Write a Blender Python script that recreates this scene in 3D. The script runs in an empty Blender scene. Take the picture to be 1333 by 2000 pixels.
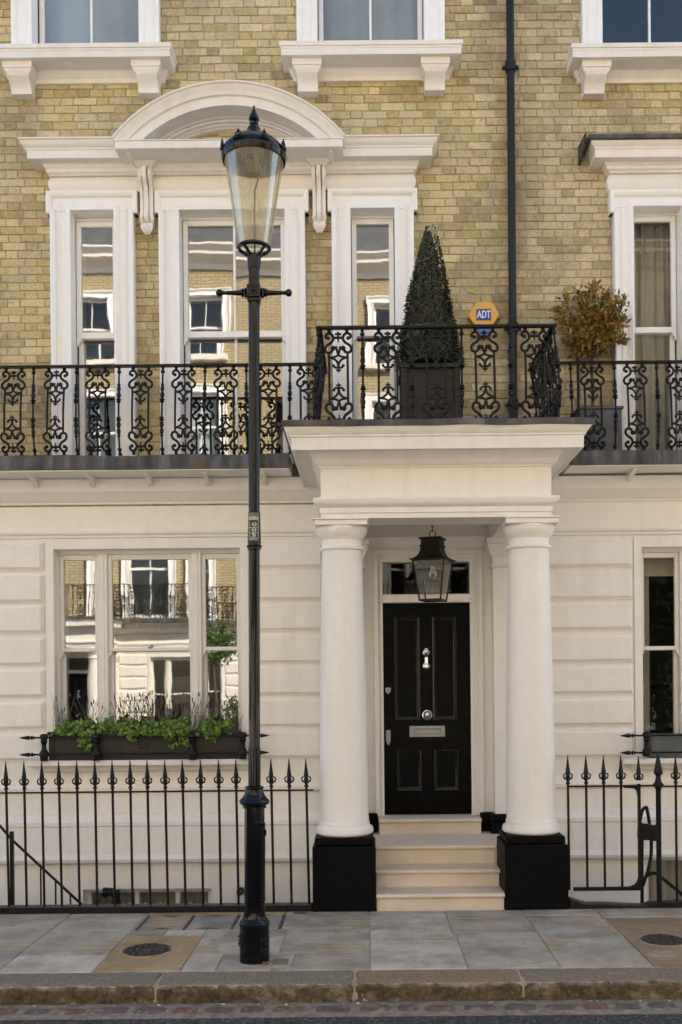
import bpy, bmesh, math, random
from mathutils import Vector, Matrix, noise
R = math.radians
random.seed(7)
S = bpy.context.scene
COL = S.collection

# ------------------------------------------------------------------ camera, world, sun, exposure
cd = bpy.data.cameras.new('camera')
cam = bpy.data.objects.new('camera', cd)
COL.objects.link(cam)
cd.sensor_fit = 'VERTICAL'
cd.sensor_height = 36.0
cd.lens = 1932 / 2000 * 36.0
cd.shift_x = -51.5 / 2000
cd.shift_y = 338 / 2000
cd.clip_end = 500
ROLL = R(0.55)
rv = Vector((math.cos(ROLL), 0, -math.sin(ROLL)))
bk = Vector((0, -1, 0))
uv = bk.cross(rv)
cam.matrix_world = Matrix(((rv.x, uv.x, bk.x, 0), (rv.y, uv.y, bk.y, -9.29), (rv.z, uv.z, bk.z, 1.8), (0, 0, 0, 1)))
S.camera = cam

SUN_EL, SUN_AZ = R(37), R(40)          # azimuth from +Y towards +X: the sun stands behind our terrace
world = bpy.data.worlds.new('World')
S.world = world
world.use_nodes = True
wn = world.node_tree
for n in list(wn.nodes): wn.nodes.remove(n)
sky = wn.nodes.new('ShaderNodeTexSky')
sky.sky_type = 'NISHITA'
sky.sun_disc = False
sky.sun_elevation = SUN_EL
sky.sun_rotation = SUN_AZ
sky.air_density = 1.0
sky.dust_density = 1.6
bg = wn.nodes.new('ShaderNodeBackground')
bg.inputs['Strength'].default_value = 0.105
wo = wn.nodes.new('ShaderNodeOutputWorld')
wn.links.new(sky.outputs[0], bg.inputs[0])
wn.links.new(bg.outputs[0], wo.inputs[0])
sl = bpy.data.lights.new('sun', 'SUN')
sl.energy = 4.4
sl.angle = R(0.5)
sl.color = (1.0, 0.925, 0.80)
so = bpy.data.objects.new('sun', sl)
COL.objects.link(so)
sd = Vector((math.sin(SUN_AZ) * math.cos(SUN_EL), math.cos(SUN_AZ) * math.cos(SUN_EL), math.sin(SUN_EL)))
so.rotation_euler = sd.to_track_quat('Z', 'Y').to_euler()
so.location = (10, 10, 30)
S.view_settings.view_transform = 'Standard'
S.view_settings.look = 'None'
S.view_settings.gamma = 1.0
S.view_settings.use_curve_mapping = False
S.view_settings.exposure = 1.98
S.render.engine = 'CYCLES'
S.cycles.use_denoising = True
S.cycles.max_bounces = 8
S.cycles.transparent_max_bounces = 16
S.cycles.sample_clamp_indirect = 6.0

# ------------------------------------------------------------------ materials
class N:
    """tiny node-tree writer"""
    def __init__(s, name):
        s.m = bpy.data.materials.new(name)
        s.m.use_nodes = True
        s.t = s.m.node_tree
        for n in list(s.t.nodes): s.t.nodes.remove(n)
        s.out = s.n('ShaderNodeOutputMaterial')
    def n(s, typ, **kw):
        x = s.t.nodes.new(typ)
        for k, v in kw.items():
            if k.startswith('i_'):
                key = k[2:]
                x.inputs[int(key) if key.isdigit() else key.replace('_', ' ')].default_value = v
            else: setattr(x, k, v)
        return x
    def l(s, a, b): s.t.links.new(a, b)
    def pos(s, scale=(1, 1, 1)):
        g = s.n('ShaderNodeNewGeometry')
        mp = s.n('ShaderNodeMapping')
        mp.inputs['Scale'].default_value = scale
        s.l(g.outputs['Position'], mp.inputs[0])
        return mp.outputs[0]
    def noise(s, vec, scale, detail=4, rough=0.55, dist=0.0):
        x = s.n('ShaderNodeTexNoise')
        x.inputs['Scale'].default_value = scale
        x.inputs['Detail'].default_value = detail
        x.inputs['Roughness'].default_value = rough
        x.inputs['Distortion'].default_value = dist
        if vec is not None: s.l(vec, x.inputs['Vector'])
        return x.outputs[0]
    def ramp(s, fac, stops, interp='LINEAR'):
        x = s.n('ShaderNodeValToRGB')
        cr = x.color_ramp
        cr.interpolation = interp
        while len(cr.elements) > 1: cr.elements.remove(cr.elements[-1])
        cr.elements[0].position = stops[0][0]
        cr.elements[0].color = c4(stops[0][1])
        for p, c in stops[1:]:
            e = cr.elements.new(p)
            e.color = c4(c)
        s.l(fac, x.inputs[0])
        return x.outputs[0]
    def mix(s, fac, a, b, mode='MIX'):
        x = s.n('ShaderNodeMix', data_type='RGBA', blend_type=mode)
        for sock, v in ((x.inputs[0], fac), (x.inputs[6], a), (x.inputs[7], b)):
            if hasattr(v, 'is_linked'): s.l(v, sock)
            elif sock == x.inputs[0]: sock.default_value = v
            else: sock.default_value = c4(v)
        return x.outputs[2]
    def math(s, op, a, b=0.0):
        x = s.n('ShaderNodeMath', operation=op)
        for i, v in enumerate((a, b)):
            if hasattr(v, 'is_linked'): s.l(v, x.inputs[i])
            else: x.inputs[i].default_value = v
        return x.outputs[0]
    def bump(s, h, strength, dist=0.01, prev=None):
        x = s.n('ShaderNodeBump')
        x.inputs['Strength'].default_value = strength
        x.inputs['Distance'].default_value = dist
        s.l(h, x.inputs['Height'])
        if prev is not None: s.l(prev, x.inputs['Normal'])
        return x.outputs[0]
    def pbr(s, col, rough=0.5, metal=0.0, normal=None, coat=0.0, spec=0.5):
        b = s.n('ShaderNodeBsdfPrincipled')
        for key, v in (('Base Color', col), ('Roughness', rough), ('Metallic', metal)):
            if hasattr(v, 'is_linked'): s.l(v, b.inputs[key])
            else: b.inputs[key].default_value = c4(v) if key == 'Base Color' else v
        b.inputs['Coat Weight'].default_value = coat
        b.inputs['Coat Roughness'].default_value = 0.06
        b.inputs['Specular IOR Level'].default_value = spec
        if normal is not None: s.l(normal, b.inputs['Normal'])
        s.l(b.outputs[0], s.out.inputs[0])
        return b

def c4(c): return (c[0], c[1], c[2], 1.0)

M = {}
def paint(name, c, rough, dirt=(0.5, 0.44, 0.36), amt=0.25, bs=0.12):
    n = N(name)
    p = n.pos()
    streak = n.noise(n.pos((5, 5, 0.5)), 1.6, 5)
    big = n.noise(p, 0.9, 4)
    f = n.math('MULTIPLY', n.ramp(streak, [(0.42, (0, 0, 0)), (0.75, (1, 1, 1))]), n.ramp(big, [(0.35, (0, 0, 0)), (0.7, (1, 1, 1))]))
    col = n.mix(n.math('MULTIPLY', f, amt), c, tuple(a * b for a, b in zip(c, dirt)))
    col = n.mix(0.5, col, n.ramp(n.noise(p, 14, 5), [(0.3, tuple(x * 0.95 for x in c)), (0.7, tuple(min(1, x * 1.04) for x in c))]))
    nb = n.bump(n.noise(p, 9, 3), bs, 0.02)
    nb = n.bump(n.noise(p, 160, 3), bs * 0.8, 0.002, nb)
    n.pbr(col, rough, normal=nb, spec=0.4)
    M[name] = n.m
paint('stucco_paint', (0.80, 0.75, 0.685), 0.55, amt=0.5, bs=0.22)
paint('white_gloss', (0.87, 0.845, 0.81), 0.35, amt=0.2, bs=0.06)
paint('cream_timber', (0.74, 0.70, 0.64), 0.38, amt=0.15, bs=0.05)

def brick(name, stops, soot=0.55):
    n = N(name)
    g = n.n('ShaderNodeNewGeometry')
    oi = n.n('ShaderNodeObjectInfo')
    r = n.math('FRACT', n.math('ADD', oi.outputs['Random'], g.outputs['Random Per Island']))
    base = n.ramp(r, stops)
    p = n.pos()
    v2 = n.math('FRACT', n.math('MULTIPLY', r, 17.3))
    base = n.mix(0.45, base, n.mix(v2, tuple(0.58 * x for x in stops[0][1]), (0.72, 0.62, 0.43)))
    blot = n.noise(p, 15, 5, 0.7)
    base = n.mix(n.ramp(blot, [(0.48, (0, 0, 0)), (0.62, (1, 1, 1))]), base, n.mix(0.5, base, (0.56, 0.46, 0.27)))
    base = n.mix(n.ramp(blot, [(0.30, (0.75,) * 3), (0.42, (0, 0, 0))]), base, (0.20, 0.165, 0.115))
    fine = n.noise(p, 45, 6, 0.65)
    base = n.mix(1.0, base, n.ramp(fine, [(0.25, (0.66, 0.63, 0.58)), (0.5, (1.10, 1.09, 1.05)), (0.8, (1.28, 1.25, 1.16))]), 'MULTIPLY')
    pits = n.ramp(n.noise(p, 130, 3), [(0.66, (1, 1, 1)), (0.74, (0.42, 0.38, 0.34))])
    base = n.mix(0.7, base, pits, 'MULTIPLY')
    big = n.math('MULTIPLY', n.ramp(n.noise(n.pos((1, 1, 0.7)), 1.5, 6, 0.65), [(0.46, (0, 0, 0)), (0.72, (1, 1, 1))]), soot)
    base = n.mix(big, base, (0.13, 0.115, 0.085))
    sp = n.n('ShaderNodeSeparateXYZ'); n.l(p, sp.inputs[0])      # rusty, sooty damp round the drainpipe
    near = n.ramp(n.math('ABSOLUTE', n.math('SUBTRACT', sp.outputs['X'], 1.39)), [(0.04, (1, 1, 1)), (0.34, (0, 0, 0))])
    damp = n.math('MULTIPLY', near, n.ramp(n.noise(n.pos((1, 1, 0.6)), 4.5, 6, 0.7), [(0.42, (0, 0, 0)), (0.66, (0.75,) * 3)]))
    base = n.mix(damp, base, (0.15, 0.12, 0.085))
    lime = n.ramp(n.noise(n.pos((1, 1, 0.8)), 26, 2, 0.4), [(0.735, (0, 0, 0)), (0.75, (0.7,) * 3)])
    base = n.mix(lime, base, (0.66, 0.63, 0.55))
    nb = n.bump(n.noise(p, 30, 5), 0.5, 0.006)
    nb = n.bump(n.noise(p, 190, 4), 0.5, 0.002, nb)
    n.pbr(base, 0.88, normal=nb, spec=0.25)
    M[name] = n.m
brick('stock_brick', [(0.0, (0.47, 0.36, 0.145)), (0.2, (0.54, 0.42, 0.19)), (0.4, (0.41, 0.325, 0.15)), (0.55, (0.59, 0.47, 0.24)), (0.7, (0.37, 0.30, 0.165)), (0.82, (0.52, 0.35, 0.18)), (0.93, (0.27, 0.21, 0.125)), (1.0, (0.56, 0.42, 0.175))])
brick('stock_brick_worn', [(0.0, (0.45, 0.36, 0.18)), (0.25, (0.50, 0.41, 0.225)), (0.5, (0.40, 0.33, 0.19)), (0.7, (0.54, 0.45, 0.26)), (0.85, (0.33, 0.27, 0.165)), (1.0, (0.48, 0.38, 0.195))], 0.5)

def rough_mat(name, stops, scale, rough, bs=0.4, bscale=40, extra=None, spec=0.3, objcol=False, dist=0.01, vec=(1, 1, 1)):
    n = N(name)
    p = n.pos(vec)
    col = n.ramp(n.noise(p, scale, 6, 0.6), stops)
    if extra:
        col = n.mix(n.ramp(n.noise(p, extra[0], 6, 0.65), [(extra[1], (0, 0, 0)), (extra[2], (1, 1, 1))]), col, extra[3])
    if objcol:
        oi = n.n('ShaderNodeObjectInfo')
        col = n.mix(1.0, col, oi.outputs['Color'], 'MULTIPLY')
    nb = n.bump(n.noise(p, bscale, 6, 0.65), bs, dist)
    n.pbr(col, rough, normal=nb, spec=spec)
    M[name] = n.m
rough_mat('mortar', [(0.3, (0.27, 0.22, 0.165)), (0.7, (0.45, 0.385, 0.30))], 14, 0.95, 0.8, 60)
rough_mat('mortar_red', [(0.3, (0.31, 0.215, 0.14)), (0.7, (0.50, 0.36, 0.24))], 14, 0.95, 0.8, 60)
rough_mat('lead', [(0.32, (0.028, 0.027, 0.027)), (0.5, (0.07, 0.067, 0.065)), (0.68, (0.16, 0.155, 0.15))], 7, 0.55, 0.6, 9, (3, 0.50, 0.66, (0.11, 0.08, 0.058)), vec=(1, 1, 0.22), dist=0.02)
rough_mat('limestone', [(0.3, (0.60, 0.485, 0.36)), (0.7, (0.68, 0.565, 0.44))], 5, 0.7, 0.15, 60, (3, 0.55, 0.75, (0.52, 0.44, 0.35)))
rough_mat('kerb_granite', [(0.3, (0.10, 0.085, 0.075)), (0.5, (0.20, 0.165, 0.145)), (0.72, (0.27, 0.235, 0.215))], 30, 0.85, 0.9, 55, None, objcol=True)
rough_mat('sett_stone', [(0.3, (0.075, 0.054, 0.042)), (0.7, (0.17, 0.125, 0.098))], 18, 0.8, 0.7, 50, (9, 0.56, 0.70, (0.26, 0.22, 0.17)), objcol=True)
rough_mat('joint_mortar', [(0.3, (0.24, 0.205, 0.155)), (0.7, (0.44, 0.385, 0.30))], 14, 0.95, 0.5, 60)
rough_mat('gutter_mortar', [(0.3, (0.13, 0.11, 0.082)), (0.7, (0.30, 0.255, 0.19))], 20, 0.95, 0.6, 60)
rough_mat('asphalt', [(0.34, (0.014, 0.014, 0.014)), (0.54, (0.052, 0.050, 0.048)), (0.70, (0.20, 0.19, 0.175))], 62, 0.8, 1.0, 70)
rough_mat('old_timber', [(0.3, (0.016, 0.012, 0.009)), (0.7, (0.058, 0.042, 0.029))], 12, 0.55, 0.4, 40, vec=(1, 1, 5))
rough_mat('dark_timber', [(0.3, (0.016, 0.014, 0.012)), (0.7, (0.034, 0.028, 0.023))], 16, 0.5, 0.25, 60)
rough_mat('slate_grey', [(0.3, (0.085, 0.088, 0.095)), (0.7, (0.14, 0.145, 0.15))], 6, 0.6, 0.15, 50)
rough_mat('soil', [(0.3, (0.03, 0.02, 0.014)), (0.7, (0.09, 0.06, 0.04))], 40, 1.0, 0.8, 60)
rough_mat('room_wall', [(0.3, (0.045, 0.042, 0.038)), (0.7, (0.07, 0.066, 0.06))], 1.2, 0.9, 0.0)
rough_mat('area_render', [(0.3, (0.55, 0.53, 0.50)), (0.7, (0.66, 0.64, 0.60))], 2, 0.8, 0.1, 30)
rough_mat('curtain_linen', [(0.3, (0.42, 0.38, 0.31)), (0.7, (0.50, 0.455, 0.375))], 30, 0.95, 0.1, 300)
rough_mat('net_curtain', [(0.3, (0.42, 0.45, 0.47)), (0.7, (0.52, 0.545, 0.56))], 3, 0.95, 0.1, 300)
rough_mat('blind_fabric', [(0.3, (0.46, 0.38, 0.28)), (0.7, (0.52, 0.44, 0.33))], 9, 0.95, 0.1, 200)
rough_mat('bark', [(0.3, (0.06, 0.045, 0.035)), (0.7, (0.13, 0.10, 0.08))], 30, 0.9, 0.5, 70)
rough_mat('cover_iron', [(0.3, (0.022, 0.016, 0.014)), (0.7, (0.075, 0.056, 0.050))], 25, 0.38, 0.3, 80)

def flag():
    n = N('york_stone')
    oi = n.n('ShaderNodeObjectInfo')
    g = n.n('ShaderNodeNewGeometry')
    sh = n.n('ShaderNodeVectorMath', operation='SCALE')
    n.l(oi.outputs['Location'], sh.inputs[0]); sh.inputs['Scale'].default_value = 3.7
    ad = n.n('ShaderNodeVectorMath', operation='ADD')
    n.l(g.outputs['Position'], ad.inputs[0]); n.l(sh.outputs[0], ad.inputs[1])
    v = ad.outputs[0]
    w = n.n('ShaderNodeTexWave', wave_type='RINGS')
    w.inputs['Scale'].default_value = 3.2; w.inputs['Distortion'].default_value = 3.0; w.inputs['Detail'].default_value = 3
    w.inputs['Detail Scale'].default_value = 0.8
    n.l(v, w.inputs['Vector'])
    grey = n.ramp(n.noise(v, 5, 6, 0.6), [(0.3, (0.74, 0.74, 0.75)), (0.5, (1, 1, 1)), (0.7, (1.2, 1.19, 1.17))])
    col = n.mix(1.0, grey, oi.outputs['Color'], 'MULTIPLY')
    msk = n.ramp(n.noise(v, 1.7, 2, 0.4), [(0.585, (0, 0, 0)), (0.605, (1, 1, 1))])
    tan = n.mix(w.outputs[0], (0.32, 0.24, 0.145), (0.40, 0.315, 0.205))
    col = n.mix(n.math('MULTIPLY', msk, 0.8), col, tan)
    red = n.ramp(n.noise(n.pos((0.8, 3, 1)), 2.3, 4), [(0.62, (0, 0, 0)), (0.75, (1, 1, 1))])
    col = n.mix(n.math('MULTIPLY', red, 0.55), col, (0.22, 0.175, 0.15))
    vo = n.n('ShaderNodeTexVoronoi'); vo.inputs['Scale'].default_value = 4.5; n.l(v, vo.inputs['Vector'])
    gum = n.ramp(vo.outputs['Distance'], [(0.055, (0.42, 0.41, 0.40)), (0.075, (1, 1, 1))])
    col = n.mix(0.85, col, gum, 'MULTIPLY')
    wet = n.ramp(n.noise(v, 2.6, 6, 0.7), [(0.38, (0.70, 0.69, 0.68)), (0.55, (1, 1, 1)), (0.7, (1.12, 1.12, 1.12))])
    col = n.mix(1.0, col, wet, 'MULTIPLY')
    spots = n.ramp(n.noise(v, 60, 3), [(0.26, (0.45, 0.43, 0.4)), (0.34, (1, 1, 1))])
    col = n.mix(0.8, col, spots, 'MULTIPLY')
    nb = n.bump(n.noise(v, 7, 5), 0.35, 0.01)
    nb = n.bump(n.noise(v, 120, 4), 0.35, 0.002, nb)
    n.pbr(col, n.ramp(n.noise(v, 5, 4), [(0.3, (0.55,) * 3), (0.7, (0.85,) * 3)]), normal=nb, spec=0.35)
    M['york_stone'] = n.m
flag()

def kerbface():
    n = M['kerb_granite']
    t = n.node_tree
    # granite dressed with moss and lime on the rough vertical face
    w = N('kerb_rough')
    g = w.n('ShaderNodeNewGeometry')
    p = w.pos()
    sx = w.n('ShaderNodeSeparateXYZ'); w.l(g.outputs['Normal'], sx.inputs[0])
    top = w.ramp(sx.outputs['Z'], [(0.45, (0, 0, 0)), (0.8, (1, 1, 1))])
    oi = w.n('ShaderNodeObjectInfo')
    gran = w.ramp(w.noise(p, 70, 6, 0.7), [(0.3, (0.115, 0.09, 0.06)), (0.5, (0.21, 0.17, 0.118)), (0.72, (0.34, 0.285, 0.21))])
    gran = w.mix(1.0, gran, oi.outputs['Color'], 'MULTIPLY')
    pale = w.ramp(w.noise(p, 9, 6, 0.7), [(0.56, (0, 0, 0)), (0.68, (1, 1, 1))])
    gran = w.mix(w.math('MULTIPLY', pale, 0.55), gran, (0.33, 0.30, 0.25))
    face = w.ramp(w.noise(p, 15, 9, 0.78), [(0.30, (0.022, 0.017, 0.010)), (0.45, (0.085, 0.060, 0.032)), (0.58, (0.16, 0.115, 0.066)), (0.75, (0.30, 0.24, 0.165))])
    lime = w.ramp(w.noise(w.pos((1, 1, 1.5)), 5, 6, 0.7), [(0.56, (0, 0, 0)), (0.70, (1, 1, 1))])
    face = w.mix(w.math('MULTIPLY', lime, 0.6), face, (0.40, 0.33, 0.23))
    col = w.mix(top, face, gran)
    nb = w.bump(w.noise(p, 28, 6, 0.7), 0.9, 0.02)
    nb = w.bump(w.noise(p, 120, 4, 0.7), 0.7, 0.004, nb)
    w.pbr(col, 0.85, normal=nb, spec=0.3)
    M['kerb_rough'] = w.m
kerbface()

def black(name, c, rough, coat, bs, bscale, chips=False, spec=0.5):
    n = N(name)
    p = n.pos()
    col = n.ramp(n.noise(p, 8, 4), [(0.3, c), (0.7, tuple(x * 1.7 for x in c))])
    if chips:
        col = n.mix(n.ramp(n.noise(p, 55, 3), [(0.73, (0, 0, 0)), (0.75, (1, 1, 1))]), col, (0.10, 0.08, 0.065))
    nb = n.bump(n.noise(p, bscale, 4), bs, 0.004)
    n.pbr(col, n.ramp(n.noise(p, 20, 4), [(0.3, (rough * 0.8,) * 3), (0.7, (min(1, rough * 1.3),) * 3)]), normal=nb, coat=coat, spec=spec)
    M[name] = n.m
black('cast_iron_paint', (0.0055, 0.0050, 0.0048), 0.36, 0.0, 0.35, 70, True, 0.22)
black('lamp_gloss', (0.0030, 0.0030, 0.0031), 0.05, 0.0, 0.015, 25, False, 0.30)
black('plinth_black', (0.0026, 0.0025, 0.0024), 0.5, 0.0, 0.25, 60, False, 0.08)
black('door_gloss', (0.0028, 0.0026, 0.0024), 0.24, 0.0, 0.03, 30, False, 0.045)
black('door_moulding', (0.007, 0.006, 0.005), 0.22, 0.0, 0.02, 30, False, 0.45)
black('pipe_paint', (0.0075, 0.0078, 0.009), 0.38, 0.0, 0.25, 25, False, 0.3)
black('bronze_dark', (0.011, 0.0085, 0.006), 0.45, 0.0, 0.2, 60, False, 0.2)

def simple(name, c, rough, metal=0.0, coat=0.0):
    n = N(name)
    p = n.pos()
    col = n.ramp(n.noise(p, 20, 3), [(0.3, tuple(x * 0.92 for x in c)), (0.7, c)])
    n.pbr(col, rough, metal, normal=n.bump(n.noise(p, 90, 3), 0.06, 0.002), coat=coat)
    M[name] = n.m
simple('chrome', (0.46, 0.47, 0.48), 0.14, 1.0)
simple('satin_steel', (0.22, 0.222, 0.225), 0.34, 1.0)
simple('alarm_yellow', (0.78, 0.40, 0.055), 0.42)
simple('alarm_shadow', (0.05, 0.028, 0.01), 0.7)
simple('alarm_blue', (0.012, 0.035, 0.30), 0.35)
simple('strobe_blue', (0.012, 0.10, 0.42), 0.2, 0, 0.4)
simple('print_white', (0.80, 0.80, 0.78), 0.5)
simple('print_cream', (0.56, 0.52, 0.40), 0.5)
simple('print_black', (0.012, 0.011, 0.010), 0.45)
simple('print_bronze', (0.16, 0.115, 0.05), 0.5)
simple('tag_lime', (0.50, 0.62, 0.02), 0.5)
simple('wire_green', (0.06, 0.10, 0.07), 0.5)
simple('wire_pale', (0.22, 0.25, 0.22), 0.5)
simple('led_panel', (0.45, 0.43, 0.36), 0.5)
simple('filament', (0.75, 0.33, 0.10), 0.4)
simple('spike_white', (0.8, 0.8, 0.78), 0.5)

def glass(name, base_refl, tint, wav, fk=1.0, ior=1.5, haze=0.0, hazecol=(0.8, 0.75, 0.6)):
    n = N(name)
    tr = n.n('ShaderNodeBsdfTransparent'); tr.inputs[0].default_value = c4(tint)
    gl = n.n('ShaderNodeBsdfGlossy'); gl.inputs['Roughness'].default_value = 0.015
    gl.inputs[0].default_value = (0.98, 0.97, 0.94, 1)
    oi = n.n('ShaderNodeObjectInfo')
    vm = n.n('ShaderNodeVectorMath', operation='ADD'); n.l(n.pos((1, 1, 0.7)), vm.inputs[0]); n.l(n.math('MULTIPLY', oi.outputs['Random'], 40.0), vm.inputs[1])
    nb = n.bump(n.noise(vm.outputs[0], 3.0, 2, 0.4), wav, 0.02)
    n.l(nb, gl.inputs['Normal'])
    fr = n.n('ShaderNodeFresnel'); fr.inputs['IOR'].default_value = ior
    f = n.math('MINIMUM', n.math('ADD', n.math('MULTIPLY', fr.outputs[0], fk), base_refl), 1.0)
    mx = n.n('ShaderNodeMixShader'); n.l(f, mx.inputs[0])
    first = tr.outputs[0]
    if haze:
        df = n.n('ShaderNodeBsdfDiffuse'); df.inputs[0].default_value = c4(hazecol)
        tl = n.n('ShaderNodeBsdfTranslucent'); tl.inputs[0].default_value = c4(hazecol)
        m0 = n.n('ShaderNodeMixShader'); m0.inputs[0].default_value = 0.5
        n.l(df.outputs[0], m0.inputs[1]); n.l(tl.outputs[0], m0.inputs[2])
        m1 = n.n('ShaderNodeMixShader')
        n.l(n.math('MULTIPLY', n.ramp(n.noise(n.pos((8, 8, 0.6)), 2, 4), [(0.3, (0.4,) * 3), (0.7, (1,) * 3)]), haze), m1.inputs[0])
        n.l(tr.outputs[0], m1.inputs[1]); n.l(m0.outputs[0], m1.inputs[2])
        first = m1.outputs[0]
    n.l(first, mx.inputs[1]); n.l(gl.outputs[0], mx.inputs[2])
    n.l(mx.outputs[0], n.out.inputs[0])
    M[name] = n.m
glass('window_glass', 0.21, (0.86, 0.88, 0.87), 0.026)
glass('net_glass', 0.06, (0.86, 0.88, 0.87), 0.012, 0.8)
glass('dim_glass', 0.0, (0.88, 0.9, 0.88), 0.012, 0.55)
glass('lantern_glass', 0.0, (0.90, 0.865, 0.75), 0.0, 0.13, haze=0.48, hazecol=(0.76, 0.69, 0.53))
glass('clear_glass', 0.0, (0.95, 0.95, 0.92), 0.0, 0.45)

def leafmat(name, stops, rough, trans, spec=0.5):
    n = N(name)
    g = n.n('ShaderNodeNewGeometry')
    col = n.ramp(g.outputs['Random Per Island'], stops)
    b = n.pbr(col, rough, spec=spec)
    tl = n.n('ShaderNodeBsdfTranslucent'); n.l(col, tl.inputs[0])
    mx = n.n('ShaderNodeMixShader'); mx.inputs[0].default_value = trans
    n.l(b.outputs[0], mx.inputs[1]); n.l(tl.outputs[0], mx.inputs[2])
    n.l(mx.outputs[0], n.out.inputs[0])
    M[name] = n.m
leafmat('topiary_leaf', [(0.0, (0.004, 0.0055, 0.003)), (0.5, (0.011, 0.0145, 0.007)), (0.90, (0.028, 0.034, 0.016)), (0.965, (0.14, 0.125, 0.065)), (1.0, (0.18, 0.15, 0.07))], 0.5, 0.03, 0.25)
leafmat('bronze_leaf', [(0.0, (0.11, 0.09, 0.016)), (0.3, (0.24, 0.165, 0.03)), (0.6, (0.36, 0.205, 0.045)), (0.8, (0.46, 0.19, 0.055)), (0.9, (0.16, 0.14, 0.03)), (1.0, (0.30, 0.22, 0.06))], 0.5, 0.2)
leafmat('ivy_leaf', [(0.0, (0.04, 0.085, 0.010)), (0.40, (0.09, 0.17, 0.02)), (0.75, (0.20, 0.31, 0.04)), (1.0, (0.30, 0.40, 0.08))], 0.45, 0.2)
leafmat('lavender_leaf', [(0.0, (0.10, 0.12, 0.05)), (0.5, (0.17, 0.17, 0.085)), (1.0, (0.24, 0.20, 0.12))], 0.7, 0.15)
leafmat('lavender_flower', [(0.0, (0.03, 0.022, 0.045)), (0.6, (0.07, 0.05, 0.10)), (1.0, (0.15, 0.09, 0.30))], 0.7, 0.1)
leafmat('shaded_leaf', [(0.0, (0.012, 0.022, 0.006)), (0.8, (0.03, 0.045, 0.012)), (1.0, (0.10, 0.13, 0.03))], 0.6, 0.1)  # shade on the big tree opposite is put into this darkened leaf colour
leafmat('street_leaf', [(0.0, (0.05, 0.10, 0.015)), (0.6, (0.09, 0.16, 0.025)), (1.0, (0.13, 0.20, 0.035))], 0.5, 0.3)

def facade_brick():
    n = N('facade_brick')
    tc = n.n('ShaderNodeTexCoord')
    mp = n.n('ShaderNodeMapping'); mp.inputs['Rotation'].default_value = (R(90), 0, 0)
    n.l(tc.outputs['Object'], mp.inputs[0])
    bt = n.n('ShaderNodeTexBrick')
    n.l(mp.outputs[0], bt.inputs['Vector'])
    bt.inputs['Color1'].default_value = (0.50, 0.39, 0.20, 1); bt.inputs['Color2'].default_value = (0.40, 0.32, 0.19, 1)
    bt.inputs['Mortar'].default_value = (0.20, 0.165, 0.12, 1)
    bt.inputs['Scale'].default_value = 1.0; bt.inputs['Brick Width'].default_value = 0.225; bt.inputs['Row Height'].default_value = 0.075
    bt.inputs['Mortar Size'].default_value = 0.011
    n.pbr(bt.outputs[0], 0.9)
    M['facade_brick'] = n.m
facade_brick()

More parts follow.
